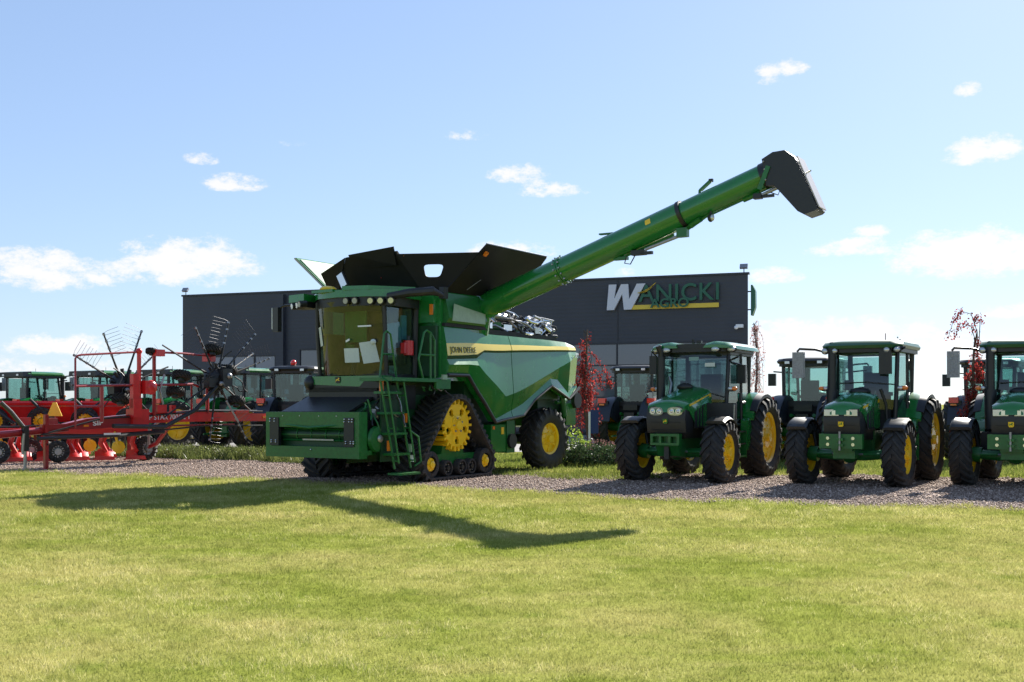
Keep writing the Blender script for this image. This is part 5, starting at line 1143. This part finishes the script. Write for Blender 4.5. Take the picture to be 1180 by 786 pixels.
T1 = [(1.31, 3.74, 0, 1), (2.42, 3.96, -.1, 1), (3.53, 3.67, 0, 1), (4.21, 2.98, .1, .8), (.37, 3.20, .2, 0), (2.87, .62, -.3, .9), (1.73, .58, -.1, .7), (3.9, 3.12, .5, .7), (3.7, 1.35, .3, 0), (.35, 1.25, .1, 0)]
rotor(2.07, 2.30, -.35, T1, 1, None)
T2 = [(-.97, 3.48, 0, .9), (.17, 3.61, -.1, -1), (-1.79, 2.88, .1, .8), (.95, 3.10, .2, -.4), (-1.9, 2.1, .1, .6), (1.2, 2.65, .1, 0), (-1.5, 1.35, .1, 0), (.55, 1.2, -.2, 0), (1.0, 2.0, .3, .7)]
rotor(-.35, 2.10, .55, T2, -1, None)
mb = MB(); mb.m(BLACK).tube([(-1.4, -.45, 1.05), (.2, -.45, 1.0), (1.2, -.5, 1.45), (1.9, -.55, 2.1)], .06, 8).tube([(-3.4, -.3, .78), (-1.0, -.3, .80), (.3, -.3, .86)], .045, 8).m(WHITE).box((-1.35, -.36, .845), (.5, .01, .05)); mb.m(GREY).tube([(.35, -.2, 1.6), (.25, -.2, 2.0), (.40, -.2, 2.4)], .03, 6).tube([(2.2, -.6, 1.7), (2.6, -.65, 1.1)], .03, 6); mb.build('drive_shaft', None, rk)
SM = lambda: tyre_mesh(.24, .11, .20, 14)
for x, y, z, ax in ((2.07, -.2, 3.15, 0), (2.45, -.4, 2.57, 0), (1.05, -.1, 2.40, 0), (2.66, -.5, 1.70, 0), (.05, -.1, 3.02, 0), (1.0, .1, 1.95, 0), (-.6, .3, 1.75, 0)):
    s_ = .62 if (x < .1 and z > 2.9) else 1
    e = link('wheel', tyre_hub_mesh(), rk, (x, y, z)); e.rotation_euler = (R(80), R(14), 0); e.scale = (s_, s_, s_); link('tyre', tyre_mesh(.25, .12, .22, 16), e); link('rim', rim_mesh(.12, .22, -1, .3, 5, BLACK), e)
for x, y in ((1.05, 1.45),):
    e = link('wheel', tyre_hub_mesh(), rk, (x, y, .36)); link('tyre', tyre_mesh(.36, .19, .26, 16), e); link('rim', rim_mesh(.19, .26, -1, .3, 5, GREY), e)
mb = MB(); mb.m(GREY).tube([(1.0, 1.25, .40), (.95, 1.15, .9), (.9, .6, 1.15)], .04, 8).m(DKRED).tube([(1.05, 1.45, .36), (1.0, .9, .5), (.9, .1, 1.12)], .06, 8); mb.build('axle', None, rk)
mb = MB(); mb.m(DKRED).box((-3.05, -.1, .68), (.09, .09, 1.34), .01).box((-3.05, -.1, .02), (.2, .2, .03)).box((-2.8, -.05, 1.05), (.7, .12, .12), .01).m(BLACK).box((-3.05, -.16, .62), (.02, .03, .04)).m(GREY).tube([(-3.6, -.1, .04), (-3.6, -.1, .55)], .04, 10).m(BLACK).box((-3.6, -.1, .78), (.13, .13, .60), .02).tube([(-3.6, -.1, 1.0), (-3.9, .0, 1.42), (-4.1, .1, 1.65)], .05, 8).m(GREY).tube([(-3.7, -.15, .4), (-3.68, -.18, .9)], .03, 6).box((-3.6, -.1, .02), (.16, .16, .03)); mb.build('stand', None, rk)
mb = MB(); mb.m(DKRED).tube([(-4.6, 0, .85), (-3.2, 0, .95), (-2.4, 0, 1.02)], .09, 10).m(GREY).ball((-4.62, 0, .85), .10, (1.3, 1, .6)); mb.build('drawbar', None, rk)

# ------------------------------------------------------------------ ploughs and drills
def mouldboard(mb, x, y, z0, up=1):
    """one curved plough body hanging from a leg."""
    mb.m(RED).tube([(x-.05, y, z0), (x-.12, y, z0-.25*up), (x+.02, y+.02, z0-.5*up)], [.07, .075, .06], 8)
    rows = []
    for i in range(6):
        u = i/5; row = []
        for j in range(5):
            v = j/4; row.append((x-.28+.50*u, y-.04+.26*u*u*(.4+v)-.05*v, z0-up*(.68-.26*v*(1-.5*abs(u-.4))+.02*u)))
        rows.append(row)
    b = [[(p[0], p[1]+.03, p[2]) for p in r_] for r_ in rows]
    V = [[mb.bm.verts.new(p) for p in r_] for r_ in rows]; W = [[mb.bm.verts.new(p) for p in r_] for r_ in b]
    for G in (V, W):
        for i in range(5):
            for j in range(4):
                f = mb.bm.faces.new([G[i][j], G[i+1][j], G[i+1][j+1], G[i][j+1]]); f.material_index = mb.cur
    mb.prism([(x-.36, z0-up*.72), (x+.26, z0-up*.72), (x+.22, z0-up*.62), (x-.20, z0-up*.60)], 'y', y-.05, y-.01, .006)
def make_plough(label):
    p = thing('plough', label, 'plough', group='ploughs parked on the gravel')
    mb = MB(); mb.m(RED).box((0, 0, .86), (2.6, .14, .16), .02).m(DKRED).box((-1.3, 0, .95), (.3, .5, .55), .03).m(BLACK).tube([(-1.2, -.1, .98), (-.3, -.1, 1.02), (.9, -.1, .98)], .02, 6); mb.build('beam', None, p)
    for k in range(3):
        mb = MB(); mouldboard(mb, -.75+.82*k, -.12, .78, 1); mb.build('plough_body', None, p)
        if k != 1: continue
        mb = MB(); mb.m(YELLOW).lathe([(.001, -.008), (.165, -.008), (.18, 0), (.165, .008), (.001, .008)], 10 if k % 2 else 28, (-.42+.82*k, -.28, .42)).lathe([(.001, -.05), (.06, -.05), (.06, .05), (.001, .05)], 14, (-.42+.82*k, -.28, .42)).tube([(-.42+.82*k, -.30, .42), (-.50+.82*k, -.26, .75), (-.50+.82*k, 0, .84)], .035, 8); mb.build('disc_coulter', None, p)
        if k == 2:
            mb = MB(); mb.m(YELLOW).tube([(-.42+.82*k, .28, 1.25), (-.50+.82*k, .2, .95)], .04, 8).prism([(.2, 1.0), (.55, 1.05), (.75, 1.25), (.5, 1.3), (.25, 1.15)], 'y', .15, .19, .01); mb.build('skimmer', None, p)
    for x in (-1.15, ):
        e = link('wheel', tyre_hub_mesh(), p, (x, -.42, .33)); link('tyre', tyre_mesh(.30, .16, .20, 14), e); link('rim', rim_mesh(.16, .20, -1, .3, 5, GREY), e)
    return p
p0 = make_plough('red plough under the text end of the rake beam, with the rightmost yellow disc')
p0.location = ((118-590)/1270*30.6, 30.6, 0); p0.rotation_euler = (0, 0, R(24))
for px, Y, lb in ((52, 30.2, 'red plough behind the thin red stand post of the rake'), (-15, 30.0, 'red plough cut off by the left edge of the picture'), (86, 31.7, 'red plough set furthest back, seen between the two ploughs near the rake')):
    c = copy_tree(p0); c['label'] = lb; c.location = ((px-590)/1270*Y, Y, 0)
def make_drill(label):
    d = thing('seed_drill', label, 'seed drill', group='red drills with long hoppers')
    mb = MB(); mb.m(RED).loft([[(-.34+dx0, -.20, zb), (.34+dx0, -.20, zb), (.34+dx0, .22, zb), (-.34+dx0, .22, zb)] if q == 0 else [(-w1, -y1, zb), (w1, -y1, zb), (w1, y1+.05, zb), (-w1, y1+.05, zb)] for q, dx0, zb, w1, y1 in ((0, .06, 1.08, 0, 0), (1, 0, 1.42, .52, .36), (2, 0, 1.64, .62, .46), (3, 0, 1.70, .60, .44))]); mb.m(DKRED).box((.02, -.455, 1.55), (1.1, .02, .03)).m(BLACK).box((-.45, -.3, 1.2), (.10, .1, .4), .02); h = mb.build('hopper', None, d)
    mb = MB(); mb.m(DKRED).box((0, .0, .98), (1.6, .5, .10), .02).box((-.7, 0, .55), (.12, .5, .9), .02).box((.7, 0, .55), (.12, .5, .9), .02).m(BLACK)
    for k in range(7): mb.tube([(-.6+.2*k, -.3, 1.05), (-.6+.2*k, -.45, .7), (-.6+.2*k, -.35, .3)], .025, 6)
    mb.m(YELLOW).box((.45, -.42, .9), (.16, .05, .4), .02).m(BLACK).tube([(-.8, -.5, 1.75), (-.4, -.6, 1.35), (0, -.6, 1.05)], .045, 8); mb.build('frame', None, d)
    e = link('wheel', tyre_hub_mesh(), d, (.72, -.55, 1.12)); e.rotation_euler = (R(10), 0, R(20)); link('tyre', tyre_mesh(.40, .24, .22, 16), e); link('rim', rim_mesh(.24, .22, -1, .3, 5, YELLOW), e)
    return d
d0 = make_drill('red drill hopper directly left of the tall thick red post of the rake'); d0.location = ((122-590)/1270*33.2, 33.2, 0); d0.rotation_euler = (0, 0, R(12))
for px, Y, lb in ((72, 33.0, 'red drill hopper with the yellow triangle beside it'), (22, 32.8, 'red drill hopper near the left edge with a dark wheel arch'), (-32, 32.6, 'red drill hopper cut off by the left edge')):
    c = copy_tree(d0); c['label'] = lb; c.location = ((px-590)/1270*Y, Y, 0)
st = thing('warning_triangle', 'yellow triangular slow vehicle plate in front of the red drill hoppers', 'sign plate', ((63-590)/1270*32.0, 32.0, 0))
mb = MB(); mb.m(YELLOW).prism([(-.22, 1.26), (.22, 1.26), (.05, 1.66), (-.05, 1.66)], 'y', -.01, .01); mb.build('plate', None, st)
mb = MB(); mb.m(DKRED).tube([(0, .04, 0), (0, .04, 1.6)], .025, 8).box((0, .04, .01), (.3, .3, .02)); mb.build('post', None, st)

# ------------------------------------------------------------------ planting
rs = np.random.RandomState(11)
def weeping_tree(label, X, Y, H, spread, nbr, nleaf, lsize, m_leaf, lean=(0, 0), low=.4, group=None, top_spread=.5, extra=()):
    t = thing('weeping_tree', label, 'tree', (X, Y, 0), 0, group)
    mb = MB(); mb.m(BARK); pts = []
    for i in range(9):
        q = i/8; pts.append(Vector((lean[0]*q*q+.10*math.sin(q*5+X), lean[1]*q, (H-.15)*q)))
    mb.tube(pts, [.085*(1-.75*i/8) for i in range(9)], 9); mb.build('trunk', None, t)
    mb = MB(); mb.m(BARK); L_ = []
    def leaf_on(br, n_, cl):
        m_ = len(br)-1
        for _ in range(n_):
            u = min(.999, max(.05, cl[rs.randint(len(cl))]+rs.normal()*.06))*m_; i = min(int(u), m_-1); c = br[i].lerp(br[i+1], u-i); L_.append(np.array(c)+rs.normal(size=3)*np.array([.055, .055, .06]))
    for b in range(nbr):
        q = rs.uniform(.35, 1.0); k = min(int(q*8), 7); p = pts[k].lerp(pts[k+1], q*8-k); a = rs.uniform(0, 6.28)
        out = spread*(.15+.85*rs.uniform(0, 1)**1.6)*(top_spread+.5*(1-q)); drop = (p.z-low)*rs.uniform(.25, 1.0); br = [p]; rise = rs.uniform(.05, .40)
        for s_ in range(1, 9):
            u = s_/8; br.append(p + Vector((math.cos(a)*out*(1-(1-u)**2), math.sin(a)*out*(1-(1-u)**2), rise*math.sin(min(1, u*2.2)*math.pi)*.8 - drop*u*u)) + Vector(rs.normal(size=3)*.03))
        mb.tube(br, [.009*(1-.8*i/8)+.002 for i in range(9)], 4)
        leaf_on(br, nleaf, rs.uniform(.1, 1, 5))
    for pl_, n_ in extra:
        br = [Vector(p) for p in pl_]; mb.tube(br, [.012*(1-.8*i/len(br))+.002 for i in range(len(br))], 4); leaf_on(br, n_, rs.uniform(.3, 1, 7))
    mb.build('branches', None, t)
    L_ = np.array(L_); link('crown', leaf_mesh('crown', L_, lsize, m_leaf, rs, 1.0), t)
    return t
LRED = leafmat('copper_leaves', (.12, .013, .014), (.38, .05, .042), .5)
LPINK = leafmat('pink_leaves', (.25, .08, .07), (.50, .28, .25), .45)
GW = 'weeping red leaved trees'
weeping_tree('weeping tree with bright red leaves just behind the rear of the harvester', (679-590)/1270*34, 34.0, 4.05, .75, 22, 95, .080, LRED, (-.15, 0), .3, GW, .5, (([(-.1, 0, 3.2), (.12, 0, 3.15), (.4, .05, 2.75), (.68, .05, 2.2)], 130), ([(-.1, 0, 2.7), (.2, -.1, 2.6), (.45, -.1, 2.0)], 90)))
weeping_tree('sparse weeping tree with pinkish leaves at the right corner of the hall', (871-590)/1270*48, 48.0, 5.3, .9, 26, 44, .080, LPINK, (-.1, 0), .6, GW, .5)
weeping_tree('weeping dark red tree arching to the left beside the tractor at the right edge', (1117-590)/1270*30.5, 30.5, 3.7, .80, 20, 100, .080, LRED, (.30, 0), .4, GW, .5, (([(.24, 0, 2.9), (.22, 0, 3.6), (.05, 0, 4.1), (-.22, 0, 4.18), (-.45, 0, 3.9), (-.58, 0, 3.45)], 110), ([(.25, 0, 3.1), (.05, 0, 3.75), (-.2, .1, 3.85), (-.38, .1, 3.4)], 90), ([(.26, 0, 3.2), (.30, 0, 3.9), (.15, -.1, 4.0), (.02, -.1, 3.5)], 80)))
# arching top leader of the right hand tree
def blob_plant(name, label, cat, X, Y, rx, ry, h, n, size, m_, kind=None, group=None, droop=-.3):
    t = thing(name, label, cat, (X, Y, 0), 0, group)
    u = rs.normal(size=(n, 3)); u /= np.linalg.norm(u, axis=1)[:, None]; r_ = rs.uniform(.35, 1, n)**.5
    lump = 1 + .25*np.sin(u[:, 0]*5+X)*np.cos(u[:, 1]*4) + .15*np.sin(u[:, 2]*9)
    P = u*(r_*lump)[:, None]*np.array([rx, ry, h*.55]); P[:, 2] += h*.50; P = P[P[:, 2] > .02]
    link('foliage', leaf_mesh('foliage', P, size, m_, rs, droop), t)
    mb = MB(); mb.m(BARK)
    for i in range(7):
        a = i*.9+X; mb.tube([(.06*math.cos(a), .06*math.sin(a), 0), (.5*rx*math.cos(a), .5*ry*math.sin(a), h*.45), (.7*rx*math.cos(a), .7*ry*math.sin(a), h*.8)], [.018, .012, .005], 5)
    mb.build('stems', None, t); return t
LYG = leafmat('lime_leaves', (.12, .20, .02), (.30, .38, .06), .45)
LJUN = leafmat('juniper_needles', (.020, .045, .018), (.075, .11, .045), .25)
LWEED = leafmat('weed_leaves', (.06, .09, .02), (.20, .22, .07), .4)
LHEA = leafmat('heather_leaves', (.10, .05, .05), (.30, .17, .15), .3)
blob_plant('shrub', 'bright lime green shrub behind the rear wheel of the harvester', 'shrub', (661-590)/1270*30.5, 30.5, .45, .42, .85, 1100, .07, LYG)
JP = [(655, 28.6, .75, .55, 'low dark spreading juniper closest to the harvester rear wheel'), (681, 28.8, .80, .5, 'low dark spreading juniper in the middle of the bank between harvester and tractor'), (702, 29.2, .7, .5, 'low dark spreading juniper half hidden by the first tractor\'s front tyre')]
for px, Y, rx, h, lb in JP: blob_plant('juniper', lb, 'shrub', (px-590)/1270*Y, Y, rx, .7, h, 2600, .06, LJUN, None, 'junipers on the bank')
blob_plant('heather', 'low pinkish heather clump above the junipers beside the blue and white sign', 'plant', (692-590)/1270*31, 31.0, .8, .4, .55, 1500, .06, LHEA)
# strips of weeds and long grass behind the gravel
def tufts(name, label, cat, xs_, yfun, n, hmin, hmax, m_, depth):
    x = rs.uniform(xs_[0], xs_[1], n); y = yfun(x)+rs.uniform(0, 1, n)**.8*depth; h = rs.uniform(hmin, hmax, n)*(0.6+.7*np.abs(np.sin(x*1.3+np.sin(y*1.7)*1.2)))
    a = rs.uniform(0, 6.28, n); la = rs.uniform(0, 6.28, n); wd = rs.uniform(.008, .02, n); ln = h*rs.uniform(.2, .9, n)
    v0 = np.stack([x-np.cos(a)*wd, y-np.sin(a)*wd, np.zeros(n)], -1); v1 = np.stack([x+np.cos(a)*wd, y+np.sin(a)*wd, np.zeros(n)], -1)
    v2 = np.stack([x+np.cos(la)*ln, y+np.sin(la)*ln, h], -1)
    tag(link(name, np_mesh(name, np.stack([v0, v1, v2], 1).reshape(-1, 3), 3, np.arange(3*n), m_, {'tint': np.repeat(rs.rand(n), 3)})), label, cat, kind='stuff')
tufts('weed_bank', 'strip of grey green weeds and long grass behind the gravel on the left', 'weeds', (-13.5, -3.0), lambda x: gravel_back(x)-.1, 26000, .06, .34, LWEED, 3.2)
tufts('long_grass', 'unmown grass growing behind the gravel under the tractors', 'grass', (-4, 17), lambda x: gravel_back(x)-.3, 46000, .03, .12, leafmat('long_grass_blades', (.09, .13, .02), (.25, .28, .07), .4), 9.0)
tufts('gravel_weeds', 'thin grass growing through the gravel behind the harvester', 'grass', (-1.5, 3.2), lambda x: gravel_back(x)-2.0, 5000, .03, .10, leafmat('long_grass_blades', (.09, .13, .02), (.25, .28, .07), .4), 2.0)
for i, (px, Y, lb) in enumerate(((205, 32.6, 'tall weed clump left of the hanging rake tines'), (262, 32.2, 'bushy grey green weed clump under the rake beam'), (295, 31.9, 'weed clump beside the left edge of the harvester header plate'), (233, 32.9, 'weed clump between two others under the rotor'))):
    blob_plant('weed_clump', lb, 'weeds', (px-590)/1270*Y, Y, .65, .4, .36, 900, .055, LWEED, None, 'weed clumps on the bank')
# narrow blue and white sign
bs = thing('banner_sign', 'narrow blue and white upright banner beside the weeping red tree', 'sign', ((683-590)/1270*33, 33.0, 0), R(8))
BLUE = mat('banner_blue', (.012, .03, .13), .5)
mb = MB(); mb.m(BLUE).box((.05, 0, 1.08), (.24, .05, .7), .02).m(WHITE).box((-.10, 0, .70), (.05, .06, 1.36), .01); mb.build('banner', None, bs)
mb = MB(); mb.m(GREY).box((0, 0, .03), (.5, .4, .06), .01); mb.build('foot', None, bs)
